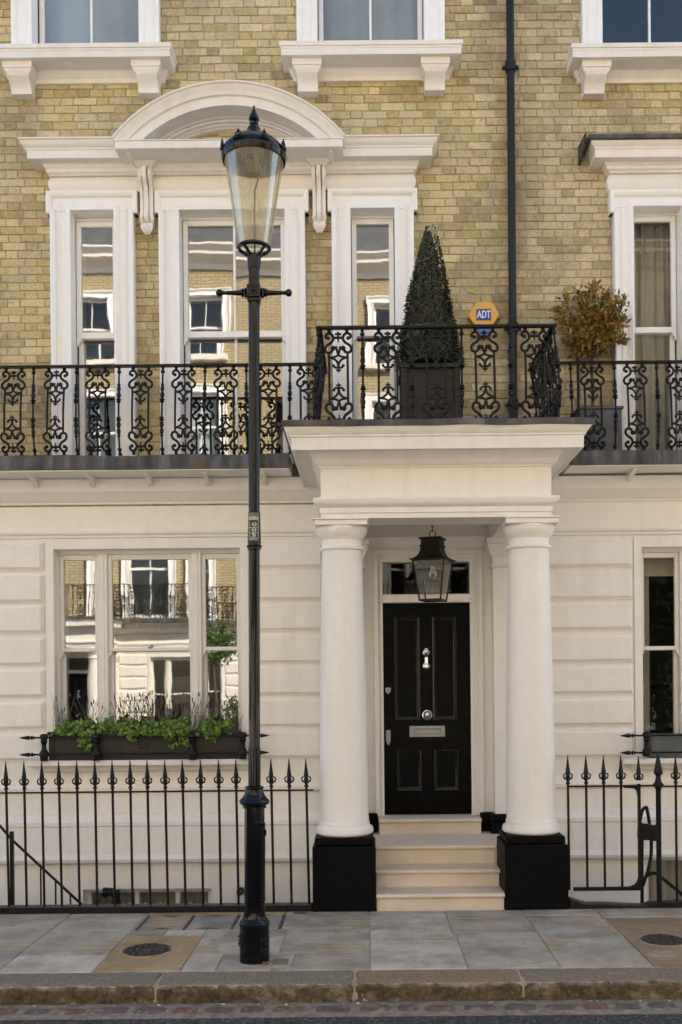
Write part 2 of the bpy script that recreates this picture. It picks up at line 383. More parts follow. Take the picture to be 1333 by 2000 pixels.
# ------------------------------------------------------------------ mesh helpers
class MB:
    def __init__(s): s.v = []; s.f = []
    def add(s, vs, fs):
        k = len(s.v)
        s.v.extend(tuple(v) for v in vs)
        s.f.extend(tuple(i + k for i in f) for f in fs)
        return s
    def box(s, x0, x1, y0, y1, z0, z1, b=0.0):
        if b <= 0:
            vs = [(x, y, z) for x in (x0, x1) for y in (y0, y1) for z in (z0, z1)]
            return s.add(vs, [(0, 1, 3, 2), (4, 6, 7, 5), (0, 4, 5, 1), (2, 3, 7, 6), (0, 2, 6, 4), (1, 5, 7, 3)])
        b = min(b, (x1 - x0) * 0.45, (y1 - y0) * 0.45, (z1 - z0) * 0.45)
        X, Y, Z = (x0, x1), (y0, y1), (z0, z1)
        vs, idx = [], {}
        for i in (0, 1):
            for j in (0, 1):
                for k in (0, 1):
                    sx, sy, sz = 1 - 2 * i, 1 - 2 * j, 1 - 2 * k
                    for a in (0, 1, 2):
                        idx[i, j, k, a] = len(vs)
                        vs.append((X[i] + (sx * b if a != 0 else 0), Y[j] + (sy * b if a != 1 else 0), Z[k] + (sz * b if a != 2 else 0)))
        fs = []
        for i in (0, 1):
            fs.append([idx[i, 0, 0, 0], idx[i, 0, 1, 0], idx[i, 1, 1, 0], idx[i, 1, 0, 0]])
            fs.append([idx[0, i, 0, 1], idx[1, i, 0, 1], idx[1, i, 1, 1], idx[0, i, 1, 1]])
            fs.append([idx[0, 0, i, 2], idx[0, 1, i, 2], idx[1, 1, i, 2], idx[1, 0, i, 2]])
            for j in (0, 1):
                fs.append([idx[i, j, 0, 0], idx[i, j, 1, 0], idx[i, j, 1, 1], idx[i, j, 0, 1]])
                fs.append([idx[i, 0, j, 0], idx[i, 1, j, 0], idx[i, 1, j, 2], idx[i, 0, j, 2]])
                fs.append([idx[0, i, j, 1], idx[1, i, j, 1], idx[1, i, j, 2], idx[0, i, j, 2]])
                for k in (0, 1): fs.append([idx[i, j, k, 0], idx[i, j, k, 1], idx[i, j, k, 2]])
        return s.add(vs, fs)
    def prism(s, poly, a0, a1, mapf):
        """polygon (u,v) extruded from a0 to a1; mapf(u,v,a)"""
        n = len(poly)
        vs = [mapf(u, v, a0) for u, v in poly] + [mapf(u, v, a1) for u, v in poly]
        fs = [tuple(range(n)), tuple(range(2 * n - 1, n - 1, -1))] + [(i, (i + 1) % n, n + (i + 1) % n, n + i) for i in range(n)]
        return s.add(vs, fs)
    def sweep(s, path, prof, mapf, closed=False, cap=True):
        """profile (off, h) swept along a 2D path; off to the right of travel"""
        n, m = len(path), len(prof)
        P = [Vector(p) for p in path]
        vs = []
        for i in range(n):
            d0 = (P[i] - P[i - 1]).normalized() if (i > 0 or closed) else None
            d1 = (P[(i + 1) % n] - P[i]).normalized() if (i < n - 1 or closed) else None
            if d0 is None: d0 = d1
            if d1 is None: d1 = d0
            n0, n1 = Vector((d0.y, -d0.x)), Vector((d1.y, -d1.x))
            mt = (n0 + n1)
            mt = mt / max(0.15, mt.length_squared / 2)
            for o, h in prof:
                q = P[i] + mt * o
                vs.append(mapf(q.x, q.y, h))
        fs = []
        for i in range(n if closed else n - 1):
            a, b = i * m, ((i + 1) % n) * m
            for k in range(m - 1): fs.append((a + k, a + k + 1, b + k + 1, b + k))
        if cap and not closed:
            fs.append(tuple(range(m))); fs.append(tuple(range((n - 1) * m, n * m)))
        return s.add(vs, fs)
    def lathe(s, prof, seg=24, c=(0, 0, 0), axis='z', squash=1.0):
        vs, fs = [], []
        for r, z in prof:
            for k in range(seg):
                a = 2 * math.pi * k / seg
                u, v = r * math.cos(a), r * math.sin(a) * squash
                if axis == 'z': vs.append((c[0] + u, c[1] + v, c[2] + z))
                elif axis == 'x': vs.append((c[0] + z, c[1] + u, c[2] + v))
                else: vs.append((c[0] + u, c[1] + z, c[2] + v))
        m = len(prof)
        for i in range(m - 1):
            for k in range(seg):
                k2 = (k + 1) % seg
                fs.append((i * seg + k, i * seg + k2, (i + 1) * seg + k2, (i + 1) * seg + k))
        if prof[0][0] > 1e-5: fs.append(tuple(range(seg - 1, -1, -1)))
        if prof[-1][0] > 1e-5: fs.append(tuple(range((m - 1) * seg, m * seg)))
        return s.add(vs, fs)
    def tube(s, pts, r, seg=6, r1=None, flat=1.0):
        P = [Vector(p) for p in pts]
        n = len(P)
        vs, fs = [], []
        ref = None
        for i in range(n):
            t = (P[min(i + 1, n - 1)] - P[max(i - 1, 0)])
            t = t.normalized() if t.length > 1e-9 else Vector((0, 0, 1))
            if ref is None:
                ref = Vector((0, 1, 0)) if abs(t.y) < 0.9 else Vector((1, 0, 0))
            a = (ref - t * ref.dot(t)).normalized()
            b = t.cross(a)
            ref = a
            rr = r if r1 is None else r + (r1 - r) * i / (n - 1)
            for k in range(seg):
                g = 2 * math.pi * (k + 0.5) / seg
                vs.append(P[i] + a * (rr * flat * math.cos(g)) + b * (rr * math.sin(g)))
        for i in range(n - 1):
            for k in range(seg):
                k2 = (k + 1) % seg
                fs.append((i * seg + k, i * seg + k2, (i + 1) * seg + k2, (i + 1) * seg + k))
        fs.append(tuple(range(seg))); fs.append(tuple(range((n - 1) * seg, n * seg)))
        return s.add(vs, fs)
    def ball(s, c, r, seg=8, rings=5, sq=(1, 1, 1)):
        prof = [(math.sin(math.pi * i / rings) * r, -math.cos(math.pi * i / rings) * r) for i in range(rings + 1)]
        k = len(s.v)
        s.lathe([(max(p[0], 1e-6), p[1]) for p in prof], seg)
        for i in range(k, len(s.v)):
            v = s.v[i]
            s.v[i] = (c[0] + v[0] * sq[0], c[1] + v[1] * sq[1], c[2] + v[2] * sq[2])
        return s
    def move(s, f): s.v = [tuple(f(Vector(v))) for v in s.v]; return s
    def mesh(s, name, mats, smooth=35):
        me = bpy.data.meshes.new(name)
        me.from_pydata(s.v, [], s.f)
        bm = bmesh.new(); bm.from_mesh(me)
        bmesh.ops.recalc_face_normals(bm, faces=bm.faces)
        bm.to_mesh(me); bm.free()
        if not isinstance(mats, (list, tuple)): mats = [mats]
        for m in mats: me.materials.append(M[m])
        if smooth:
            me.polygons.foreach_set('use_smooth', [True] * len(me.polygons))
            me.set_sharp_from_angle(angle=R(smooth))
        me.update()
        return me
    def build(s, name, mat, parent=None, smooth=35):
        return put(name, s.mesh(name, mat, smooth), parent)

def put(name, me, parent=None, loc=None, rot=None, scale=None):
    o = bpy.data.objects.new(name, me)
    COL.objects.link(o)
    if parent is not None: o.parent = parent
    if loc is not None: o.location = loc
    if rot is not None: o.rotation_euler = rot
    if scale is not None: o.scale = scale
    return o
def thing(name, label, cat, group=None):
    o = bpy.data.objects.new(name, None)
    COL.objects.link(o)
    return tag(o, label, cat, group)
def tag(o, label, cat, group=None):
    o['label'] = label; o['category'] = cat
    if group: o['group'] = group
    return o
def structure(o): o['kind'] = 'structure'; return o
def stuff(o): o['kind'] = 'stuff'; return o

xz = lambda u, v, h: (u, h, v)        # path in the facade plane, h = depth
plan = lambda u, v, h: (u, v, h)      # path in plan, h = height
def smooth_path(pts, sub=4):
    P = [Vector(p) for p in pts]
    out = []
    for i in range(len(P) - 1):
        p0, p1, p2, p3 = P[max(i - 1, 0)], P[i], P[i + 1], P[min(i + 2, len(P) - 1)]
        for k in range(sub):
            t = k / sub
            out.append(0.5 * ((2 * p1) + (p2 - p0) * t + (2 * p0 - 5 * p1 + 4 * p2 - p3) * t * t + (3 * p1 - p0 - 3 * p2 + p3) * t ** 3))
    out.append(P[-1])
    return out
def holed_wall(mb, x0, x1, z0, z1, holes, yf, yb):
    xs = sorted({x0, x1} | {min(max(v, x0), x1) for h in holes for v in h[:2]})
    zs = sorted({z0, z1} | {min(max(v, z0), z1) for h in holes for v in h[2:]})
    def solid(i, j):
        if i < 0 or j < 0 or i >= len(xs) - 1 or j >= len(zs) - 1: return False
        cx, cz = (xs[i] + xs[i + 1]) / 2, (zs[j] + zs[j + 1]) / 2
        return not any(h[0] < cx < h[1] and h[2] < cz < h[3] for h in holes)
    for i in range(len(xs) - 1):
        for j in range(len(zs) - 1):
            if not solid(i, j): continue
            a, b, c, d = xs[i], xs[i + 1], zs[j], zs[j + 1]
            for y in (yf, yb): mb.add([(a, y, c), (b, y, c), (b, y, d), (a, y, d)], [(0, 1, 2, 3)])
            if not solid(i - 1, j): mb.add([(a, yf, c), (a, yb, c), (a, yb, d), (a, yf, d)], [(0, 1, 2, 3)])
            if not solid(i + 1, j): mb.add([(b, yf, c), (b, yb, c), (b, yb, d), (b, yf, d)], [(0, 1, 2, 3)])
            if not solid(i, j - 1): mb.add([(a, yf, c), (b, yf, c), (b, yb, c), (a, yb, c)], [(0, 1, 2, 3)])
            if not solid(i, j + 1): mb.add([(a, yf, d), (b, yf, d), (b, yb, d), (a, yb, d)], [(0, 1, 2, 3)])
    return mb
def text_mesh(body, size, extrude=0.0, bold=0.0, align='CENTER'):
    cu = bpy.data.curves.new('lettering', 'FONT')
    cu.body = body; cu.size = size; cu.extrude = extrude; cu.offset = bold; cu.align_x = align; cu.align_y = 'CENTER'
    o = bpy.data.objects.new('lettering', cu)
    COL.objects.link(o)
    dg = bpy.context.evaluated_depsgraph_get()
    me = bpy.data.meshes.new_from_object(o.evaluated_get(dg))
    bpy.data.objects.remove(o); bpy.data.curves.remove(cu)
    return me

# ------------------------------------------------------------------ the two terraced houses
H = thing('terraced_house', 'yellow brick terraced house with arched pediment, white columned porch and black front door', 'house')
H2 = thing('terraced_house', 'neighbouring terraced house with redder mortar and lead capped window cornice, right of the drainpipe', 'house')
PARTY = 1.42
ZTOP = 13.2
WIN2 = [(-2.57, 0), (0.09, 1), (2.75, 2)]          # second floor windows, centre x
# openings in the brick walls: x0,x1,z0,z1
LIGHTS = [(-2.724, -2.322), (-1.712, -0.73), (-0.115, 0.295)]
holesH = [(a - .008, b + .008, 3.88, 6.254) for a, b in LIGHTS] + [(c - 0.508, c + 0.508, 7.682, 9.508) for c in (-2.57, 0.09)] + [(c - 0.458, c + 0.458, 10.39, 11.908) for c in (-2.57, 0.09)] + [(-5.4, -4.5, 7.69, 9.5)]
RL = (2.517, 2.967)
holesH2 = [(RL[0] - .008, RL[1] + .008, 3.88, 6.25), (2.242, 3.258, 7.637, 9.508), (2.292, 3.208, 10.39, 11.908)]
bw = holed_wall(MB(), -6.0, PARTY, 3.5, ZTOP, holesH, 0.007, 0.45).build('brick_wall', 'mortar', H, 0)
bw2 = holed_wall(MB(), PARTY, 8.9, 3.5, ZTOP, holesH2, 0.007, 0.45).build('brick_wall', 'mortar_red', H2, 0)
# stucco ground floors
GW = (-2.931, -1.181, 1.13, 3.10)
DOOR = (0.11, 1.045, 0.43, 3.02)
BW = (-2.69, -1.48, -1.3, -0.095)
GW2 = (2.581, 4.34, 1.10, 3.07)
BW2 = (2.60, 4.0, -1.3, 0.16)
st = holed_wall(MB(), -6.0, 1.56, -2.3, 3.5, [GW, DOOR, BW], 0.0, 0.44).build('stucco_wall', 'stucco_paint', H, 0)
st2 = holed_wall(MB(), 1.56, 8.9, -2.3, 3.5, [GW2, BW2], 0.0, 0.44).build('stucco_wall', 'stucco_paint', H2, 0)
# body behind: roofs and side walls, so that the terrace is solid and casts its shade over the street
for h, a, b in ((H, -6.0, PARTY), (H2, PARTY + 0.004, 8.9)):
    m = MB()
    m.box(a, b, 6.0, 8.5, -2.3, ZTOP - 0.1)
    m.box(a, b, 0.46, 6.0, ZTOP - 0.4, ZTOP - 0.1)
    m.box(a, a + 0.3, 0.46, 6.0, -2.3, ZTOP - 0.4)
    m.box(b - 0.3, b, 0.46, 6.0, -2.3, ZTOP - 0.4)
    m.build('house_body', 'facade_brick', h, 0)
    m = MB()
    m.sweep([(a, 0.0), (b, 0.0)], [(-0.2, 12.55), (0.03, 12.55), (0.04, 12.60), (0.04, 12.70), (0.20, 12.80), (0.34, 12.82), (0.34, 12.90), (0.46, 13.0), (0.46, 13.05), (-0.2, 13.08)], plan)
    m.build('roof_cornice', 'stucco_paint', h)
    MB().box(a, b, -0.03, 0.35, 13.075, 13.85).build('parapet', 'slate_grey', h, 0)

# --- bricks
def brick_meshes():
    out = {}
    rnd = random.Random(3)
    for kind, w in (('s', 0.217), ('h', 0.104)):
        for k in range(4):
            c = 0.0035
            j = lambda a: rnd.uniform(-a, a) * 1.9
            hx, hz = w / 2, 0.0335
            fr = [(-hx + c + j(.0015), 0 + j(.0012), -hz + c + j(.0012)), (hx - c + j(.0015), j(.0012), -hz + c + j(.0012)), (hx - c + j(.0015), j(.0012), hz - c + j(.0012)), (-hx + c + j(.0015), j(.0012), hz - c + j(.0012))]
            md = [(-hx + j(.0015), 0.004, -hz + j(.001)), (hx + j(.0015), 0.004, -hz + j(.001)), (hx + j(.0015), 0.004, hz + j(.001)), (-hx + j(.0015), 0.004, hz + j(.001))]
            bkv = [(x, 0.03, z) for x, y, z in md]
            m = MB().add(fr + md + bkv, [(0, 1, 2, 3)] + [(i, (i + 1) % 4, 4 + (i + 1) % 4, 4 + i) for i in range(4)] + [(4 + i, 4 + (i + 1) % 4, 8 + (i + 1) % 4, 8 + i) for i in range(4)])
            out[kind, k] = m
    return out
BRK = brick_meshes()
def lay_bricks(parent, x0, x1, z0, z1, excl, mat, seed, xoff, prefer):
    rnd = random.Random(seed)
    P = 0.0755
    cells = []
    for row in range(int((z1 - z0) / P)):
        za = z0 + row * P
        zc = za + 0.0335
        spans = [(x0, x1)]
        for ex in excl:
            if ex[2] < zc + 0.02 and ex[3] > zc - 0.02:
                ns = []
                for a, b in spans:
                    if ex[1] <= a or ex[0] >= b: ns.append((a, b)); continue
                    if ex[0] > a: ns.append((a, ex[0]))
                    if ex[1] < b: ns.append((ex[1], b))
                spans = ns
        x = x0 - 0.4 + xoff + (0.0 if row % 2 else 0.170) + rnd.uniform(-.012, .012)
        k = 0
        while x < x1:
            w = (0.217 if k % 2 == 0 else 0.104) + rnd.uniform(-.006, .006)
            for a, b in spans:
                p, q = max(x, a), min(x + w, b)
                if q - p > 0.03: cells.append((p, q, zc + rnd.uniform(-.002, .002), k % 2 == 0 and q - p > 0.19))
            x += w + rnd.uniform(0.008, 0.0115)
            k += 1
    order = sorted(range(len(cells)), key=lambda i: prefer(cells[i]))
    chosen = set(i for i in order[:300] if cells[i][3])
    shared = {}
    mass = MB()
    for i, (p, q, z, full) in enumerate(cells):
        kk = rnd.randrange(4)
        w = q - p
        kind = 's' if w > 0.15 else 'h'
        src = BRK[kind, kk]
        sx = w / (0.217 if kind == 's' else 0.104)
        yo = rnd.uniform(-0.0035, 0.0025)
        rz, ry = rnd.uniform(-.012, .012), rnd.uniform(-.006, .006)
        if i in chosen:
            if (kind, kk) not in shared: shared[kind, kk] = src.mesh('brick', mat, 0)
            put('brick', shared[kind, kk], parent, ((p + q) / 2, yo, z), (0, ry, rz), (sx, 1, 1))
        else:
            cx = (p + q) / 2
            mass.add([(cx + v[0] * sx + v[2] * ry, yo + v[1] + v[0] * rz, z + v[2] - v[0] * ry) for v in src.v], src.f)
    o = mass.build('brick', mat, parent, 0)
    stuff(o)
def vis(c):      # the bricks that show whole come first
    p, q, z, full = c
    cx = (p + q) / 2
    bad = 0
    if not full: bad += 100
    if not (-3.35 < p and q < 2.85): bad += 50
    if z > 8.15: bad += 50
    if z < 4.75: bad += 30
    if -0.36 < cx < 1.5 and z < 5.3: bad += 20
    if z > 6.4 and z < 6.85 and -3.1 < cx < 0.7: bad += 40
    if cx > 1.28 and cx < 1.42: bad += 30
    return bad + z
EXH = [(-2.90, -2.155, 3.8, 6.42), (-1.88, -0.54, 3.8, 6.42), (-0.285, 0.46, 3.8, 6.42), (-2.90, 0.46, 6.40, 6.70)]
EXH += [(c - 0.68, c + 0.68, 7.60, 9.6) for c in (-2.57, 0.09)] + [(c - 0.84, c + 0.84, 7.58, 7.68) for c in (-2.57, 0.09)]
EXH2 = [(2.33, 3.15, 3.8, 6.42), (2.29, 3.19, 6.36, 6.6), (2.07, 3.43, 7.57, 9.6)]
lay_bricks(bw, -3.9, PARTY, 3.80, 8.75, EXH, 'stock_brick', 11, 0.05, vis)
lay_bricks(bw2, PARTY + 0.008, 4.1, 3.80, 8.75, EXH2, 'stock_brick_worn', 12, 0.11, vis)
for par, x0, x1 in ((H, -6, PARTY), (H2, PARTY, 8.9)):
    hs = [(c - 0.6, c + 0.6, 8.7, 9.55) for c in (-2.57, 0.09, 2.75)] + [(c - 0.55, c + 0.55, 10.3, 12.0) for c in (-2.57, 0.09, 2.75)]
    holed_wall(MB(), x0, x1, 8.76, 12.56, hs, -0.004, 0.012).build('upper_brickwork', 'facade_brick', par, 0)

# --- rusticated stucco blocks
def block(x0, x1, z0, z1):
    m = MB()
    rects = [(0.0, 0.0), (0.0, 0.012), (0.013, 0.014), (0.014, 0.023), (0.019, 0.026), (0.030, 0.038), (0.033, 0.040)]
    vs = []
    for i, o in rects:
        vs += [(x0 + i, -o, z0 + i), (x1 - i, -o, z0 + i), (x1 - i, -o, z1 - i), (x0 + i, -o, z1 - i)]
    fs = []
    for k in range(len(rects) - 1):
        for i in range(4): fs.append((k * 4 + i, k * 4 + (i + 1) % 4, k * 4 + 4 + (i + 1) % 4, k * 4 + 4 + i))
    b = (len(rects) - 1) * 4
    fs.append((b, b + 1, b + 2, b + 3))
    return m.add(vs, fs)
ROWS = [(2.901, 3.165), (2.599, 2.872), (2.311, 2.575), (2.009, 2.277), (1.711, 1.980), (1.414, 1.682), (1.118, 1.385)]
for z0, z1 in ROWS:
    block(-4.6, -3.025, z0, z1).build('stucco_block', 'stucco_paint', st, 25)
    block(-1.09, -0.40, z0, z1).build('stucco_block', 'stucco_paint', st, 25)
    block(1.57, 2.50, z0 - 0.018, z1 - 0.018).build('stucco_block', 'stucco_paint', st2, 25)
    block(4.45, 5.9, z0 - 0.018, z1 - 0.018).build('stucco_block', 'stucco_paint', st2, 25)
for w, x0, x1, dz in ((st, -6.0, 1.56, 0), (st2, 1.56, 8.9, -0.015)):
    segs = [(x0, x1)] if w is st2 else [(x0, -0.37)]
    for a, b in segs:
        m = MB()
        m.sweep([(a, 0), (b, 0)], [(-0.02, 3.200 + dz), (0.018, 3.204 + dz), (0.022, 3.225 + dz), (0.040, 3.24 + dz), (0.045, 3.262 + dz), (0.010, 3.267 + dz), (-0.02, 3.27 + dz)], plan)
        m.build('string_course', 'stucco_paint', w)
        m = MB()
        m.sweep([(a, 0), (b, 0)], [(-0.02, 3.515 + dz), (0.012, 3.517 + dz), (0.016, 3.535 + dz), (0.03, 3.545 + dz), (0.06, 3.575 + dz), (0.095, 3.618 + dz), (0.10, 3.622 + dz), (0.10, 3.74 + dz), (-0.02, 3.74 + dz)], plan)
        m.build('cove', 'stucco_paint', w)
        m = MB()
        sg = [(a, b)]
        m.sweep([(a, 0), (b, 0)], [(-0.02, 0.80), (0.01, 0.81), (0.045, 0.83), (0.05, 0.86), (0.03, 0.885), (0.022, 0.925), (-0.02, 0.93)], plan)
        m.build('plinth_moulding', 'stucco_paint', w)
        m = MB()
        m.sweep([(a, 0), (b, 0)], [(-0.02, 0.23), (0.075, 0.23), (0.075, 0.50), (0.085, 0.512), (0.085, 0.545), (0.06, 0.565), (0.035, 0.59), (0.03, 0.615), (-0.02, 0.62)], plan)
        m.build('plinth_moulding', 'stucco_paint', w)
        m = MB()
        m.sweep([(a, 0), (b, 0)], [(-0.02, 0.150), (0.05, 0.152), (0.085, 0.17), (0.098, 0.20), (0.085, 0.235), (0.05, 0.25), (-0.02, 0.252)], plan)
        m.build('plinth_moulding', 'stucco_paint', w)

# --- sash windows
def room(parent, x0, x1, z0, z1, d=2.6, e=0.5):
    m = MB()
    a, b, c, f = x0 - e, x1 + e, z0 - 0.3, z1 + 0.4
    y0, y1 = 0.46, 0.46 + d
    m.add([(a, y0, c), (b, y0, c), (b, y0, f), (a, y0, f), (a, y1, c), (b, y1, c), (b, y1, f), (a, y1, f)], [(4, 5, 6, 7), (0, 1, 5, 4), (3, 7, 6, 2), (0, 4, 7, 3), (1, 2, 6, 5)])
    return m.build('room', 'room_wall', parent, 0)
def curtain(parent, x0, x1, z0, z1, y, mat, amp=0.03, wl=0.11, seed=1):
    rnd = random.Random(seed)
    n = max(12, int((x1 - x0) / 0.012))
    ph = [rnd.uniform(0, 6.28) for _ in range(3)]
    vs, fs = [], []
    for j, z in enumerate((z0, (z0 + z1) / 2, z1)):
        for i in range(n + 1):
            x = x0 + (x1 - x0) * i / n
            yy = y + amp * (math.sin(x / wl * 6.283 + ph[0]) + 0.5 * math.sin(x / wl * 2.7 + ph[1] + j * 0.5)) * (1.1 - 0.15 * j)
            vs.append((x + 0.006 * math.sin(j + x * 9), yy, z))
    for j in range(2):
        for i in range(n):
            a = j * (n + 1) + i
            fs.append((a, a + 1, a + n + 2, a + n + 1))
    return MB().add(vs, fs).build('curtain', mat, parent, 60)
def sash(parent, xl, xr, zb, zt, zm0, zm1, y, gl='window_glass', muntin=False, mat='white_gloss', stile=0.045, horns=True, bot=0.075):
    """a double-hung pair: outer upper sash at depth y, lower sash behind it"""
    m = MB()
    yo0, yo1 = y, y + 0.045
    m.box(xl, xl + stile, yo0, yo1, zm0, zt, 0.004); m.box(xr - stile, xr, yo0, yo1, zm0, zt, 0.004)
    m.box(xl + stile, xr - stile, yo0 + 0.001, yo1, zt - 0.05, zt, 0.004)
    m.box(xl + stile, xr - stile, yo0 + 0.001, yo1, zm0, zm1, 0.004)
    for a, s in ((xl, 1), (xr, -1)):
        m.prism([(a, zm0), (a + s * stile * 0.95, zm0), (a + s * stile * 0.8, zm0 - 0.025), (a + s * stile * 0.35, zm0 - 0.04), (a + s * stile * 0.25, zm0 - 0.065), (a, zm0 - 0.07)], yo0, yo1 - 0.005, xz)
    cx = (xl + xr) / 2
    if muntin: m.box(cx - 0.011, cx + 0.011, yo0 + 0.006, yo1, zm1, zt - 0.05, 0.004)
    m.build('sash', mat, parent, 30)
    yi0, yi1 = y + 0.055, y + 0.10
    zl = (zm0 + zm1) / 2 + 0.02
    m = MB()
    m.box(xl, xl + stile, yi0, yi1, zb, zl, 0.004); m.box(xr - stile, xr, yi0, yi1, zb, zl, 0.004)
    m.box(xl + stile, xr - stile, yi0 + 0.001, yi1, zb, zb + bot, 0.004)
    m.box(xl + stile, xr - stile, yi0 + 0.001, yi1, zl - 0.04, zl, 0.004)
    if muntin: m.box(cx - 0.011, cx + 0.011, yi0 + 0.006, yi1, zb + bot, zl - 0.04, 0.004)
    m.build('sash', mat, parent, 30)
    rnd = random.Random(int(xl * 1000) + int(zt * 77))
    for z0, z1, yy in ((zm1, zt - 0.05, y + 0.028), (zb + bot, zl - 0.04, y + 0.083)):
        xs = [(xl + stile, cx - 0.011), (cx + 0.011, xr - stile)] if muntin else [(xl + stile, xr - stile)]
        for a, b in xs:
            t, u = rnd.uniform(-.0022, .0022), rnd.uniform(-.0022, .0022)
            w, h = b - a, z1 - z0
            vs = [(a - .004, yy - t * w - u * h, z0 - .004), (b + .004, yy + t * w - u * h, z0 - .004), (b + .004, yy + t * w + u * h, z1 + .004), (a - .004, yy - t * w + u * h, z1 + .004)]
            MB().add(vs, [(0, 1, 2, 3)]).build('pane', gl, parent, 0)
def frame_box(m, xl, xr, zb, zt, y0, y1, w):
    m.box(xl, xl + w, y0, y1, zb, zt); m.box(xr - w, xr, y0, y1, zb, zt)
    m.box(xl + w, xr - w, y0 + 0.001, y1, zt - w, zt)

ARCH_OUT = [(0.0, 0.0), (0.0, -0.095), (-0.010, -0.102), (-0.022, -0.100), (-0.034, -0.090), (-0.046, -0.084), (-0.050, -0.070), (-0.056, -0.070), (-0.056, -0.05)]
ARCH_IN = [(0.052, -0.05), (0.052, -0.066), (0.044, -0.07), (0.028, -0.078), (0.014, -0.088), (0.004, -0.090), (0.0, -0.086), (0.0, 0.10)]
def architrave(parent, xl, xr, zb, zt, jw, hw, ear=0.035, eardrop=0.21, mat='white_gloss'):
    """white eared architrave round an opening; jw jamb width, hw head height"""
    m = MB()
    ox0, ox1, oz = xl - jw, xr + jw, zt + hw
    m.box(ox0 + 0.004, xl - 0.003, -0.062, 0.0, zb, zt); m.box(xr + 0.003, ox1 - 0.004, -0.062, 0.0, zb, zt)
    m.box(ox0 - ear + 0.004, ox1 + ear - 0.004, -0.0625, 0.0, zt + 0.003, oz - 0.004)
    for a, b in ((ox0 - ear + 0.004, ox0 + 0.004), (ox1 - 0.004, ox1 + ear - 0.004)):
        m.box(a, b, -0.0625, 0.0, oz - eardrop, zt)
    m.sweep([(ox1, zb), (ox1, oz - eardrop), (ox1 + ear, oz - eardrop), (ox1 + ear, oz), (ox0 - ear, oz), (ox0 - ear, oz - eardrop), (ox0, oz - eardrop), (ox0, zb)], ARCH_OUT, xz)
    m.sweep([(xr, zb), (xr, zt), (xl, zt), (xl, zb)], ARCH_IN, xz)
    # a middle fillet
    for a, b in ((ox0 + 0.075, ox0 + 0.088), (ox1 - 0.088, ox1 - 0.075)):
        m.box(a, b, -0.07, -0.06, zb, oz - 0.09)
    return m.build('architrave', mat, parent)
def cornice_prof(z, k=1.0):   # corona + cyma from its soffit z upwards
    return [(-0.02, z), (0.19 * k, z), (0.19 * k, z + 0.07), (0.20 * k, z + 0.078), (0.20 * k, z + 0.09), (0.215 * k, z + 0.10), (0.235 * k, z + 0.118), (0.245 * k, z + 0.142), (0.262 * k, z + 0.148), (0.262 * k, z + 0.160), (-0.02, z + 0.166)]

# first floor tripartite window with segmental pediment
TW = bpy.data.objects.new('tripartite_window', None); COL.objects.link(TW); TW.parent = H
architrave(TW, LIGHTS[0][0], LIGHTS[0][1], 3.88, 6.245, 0.188, 0.178)
architrave(TW, LIGHTS[1][0], LIGHTS[1][1], 3.88, 6.238, 0.190, 0.180)
architrave(TW, LIGHTS[2][0], LIGHTS[2][1], 3.88, 6.238, 0.178, 0.182)
sash(TW, -2.718, -2.328, 3.92, 6.215, 5.105, 5.165, 0.075)
sash(TW, -1.706, -0.736, 3.92, 6.215, 5.105, 5.165, 0.075, muntin=True)
sash(TW, -0.109, 0.289, 3.92, 6.215, 5.105, 5.165, 0.075)
for a, b in LIGHTS:
    MB().box(a, b, 0.07, 0.2, 6.216, 6.24).build('head_lining', 'white_gloss', TW)
    MB().box(a, b, 0.03, 0.3, 3.86, 3.92).build('sill', 'white_gloss', TW)
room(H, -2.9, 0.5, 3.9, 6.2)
m = MB()
P3 = [(-2.91, 0), (-2.91, -0.1), (0.48, -0.1), (0.48, 0)]
# pulvinated frieze
m.sweep([(-2.835, 0), (-2.835, -0.001), (0.405, -0.001), (0.405, 0)], [(0.0, 6.424)] + [(0.066 + 0.026 * math.sin(math.pi * t), 6.424 + 0.136 * t) for t in (0, .15, .3, .5, .7, .85, 1)] + [(0, 6.56)], plan)
m.build('frieze', 'stucco_paint', TW)
m = MB()
m.sweep([(-2.90, 0), (-2.90, -0.09), (0.47, -0.09), (0.47, 0)], [(-0.08, 6.56), (0.005, 6.562), (0.012, 6.575), (0.030, 6.585), (0.034, 6.61), (0.05, 6.625), (0.056, 6.645), (0.075, 6.655), (0.078, 6.674), (-0.08, 6.676)], plan)
m.sweep([(-2.90, 0), (-2.90, -0.06), (-2.19, -0.06)], cornice_prof(6.652, 0.9), plan)
m.sweep([(-0.21, -0.06), (0.47, -0.06), (0.47, 0)], cornice_prof(6.645, 0.9), plan)
m.build('cornice', 'stucco_paint', TW)
# central projecting corona and arched pediment: chord -2.235..-0.165, rise
m = MB()
m.box(-2.225, -0.175, -0.405, 0.0, 6.640, 6.708, 0.004)
m.box(-2.24, -0.16, -0.412, 0.0, 6.7085, 6.718, 0.002)
CXP = -1.20
def arc(half, z0, rise, n=34):
    rad = (half * half + rise * rise) / (2 * rise)
    a = math.asin(half / rad)
    return [(CXP + rad * math.sin(-a + 2 * a * i / n), z0 + rise - rad + rad * math.cos(-a + 2 * a * i / n)) for i in range(n + 1)]
outer = arc(1.045, 6.735, 0.497)
path = outer[::-1]     # right to left so that outward is to the right of travel
m.sweep(path, [(-0.175, 0.0), (-0.175, -0.345), (-0.10, -0.345), (-0.092, -0.352), (-0.092, -0.37), (-0.075, -0.378), (-0.05, -0.388), (-0.035, -0.405), (-0.02, -0.412), (-0.012, -0.43), (0.0, -0.432), (0.004, -0.40), (0.004, 0.0)], xz)
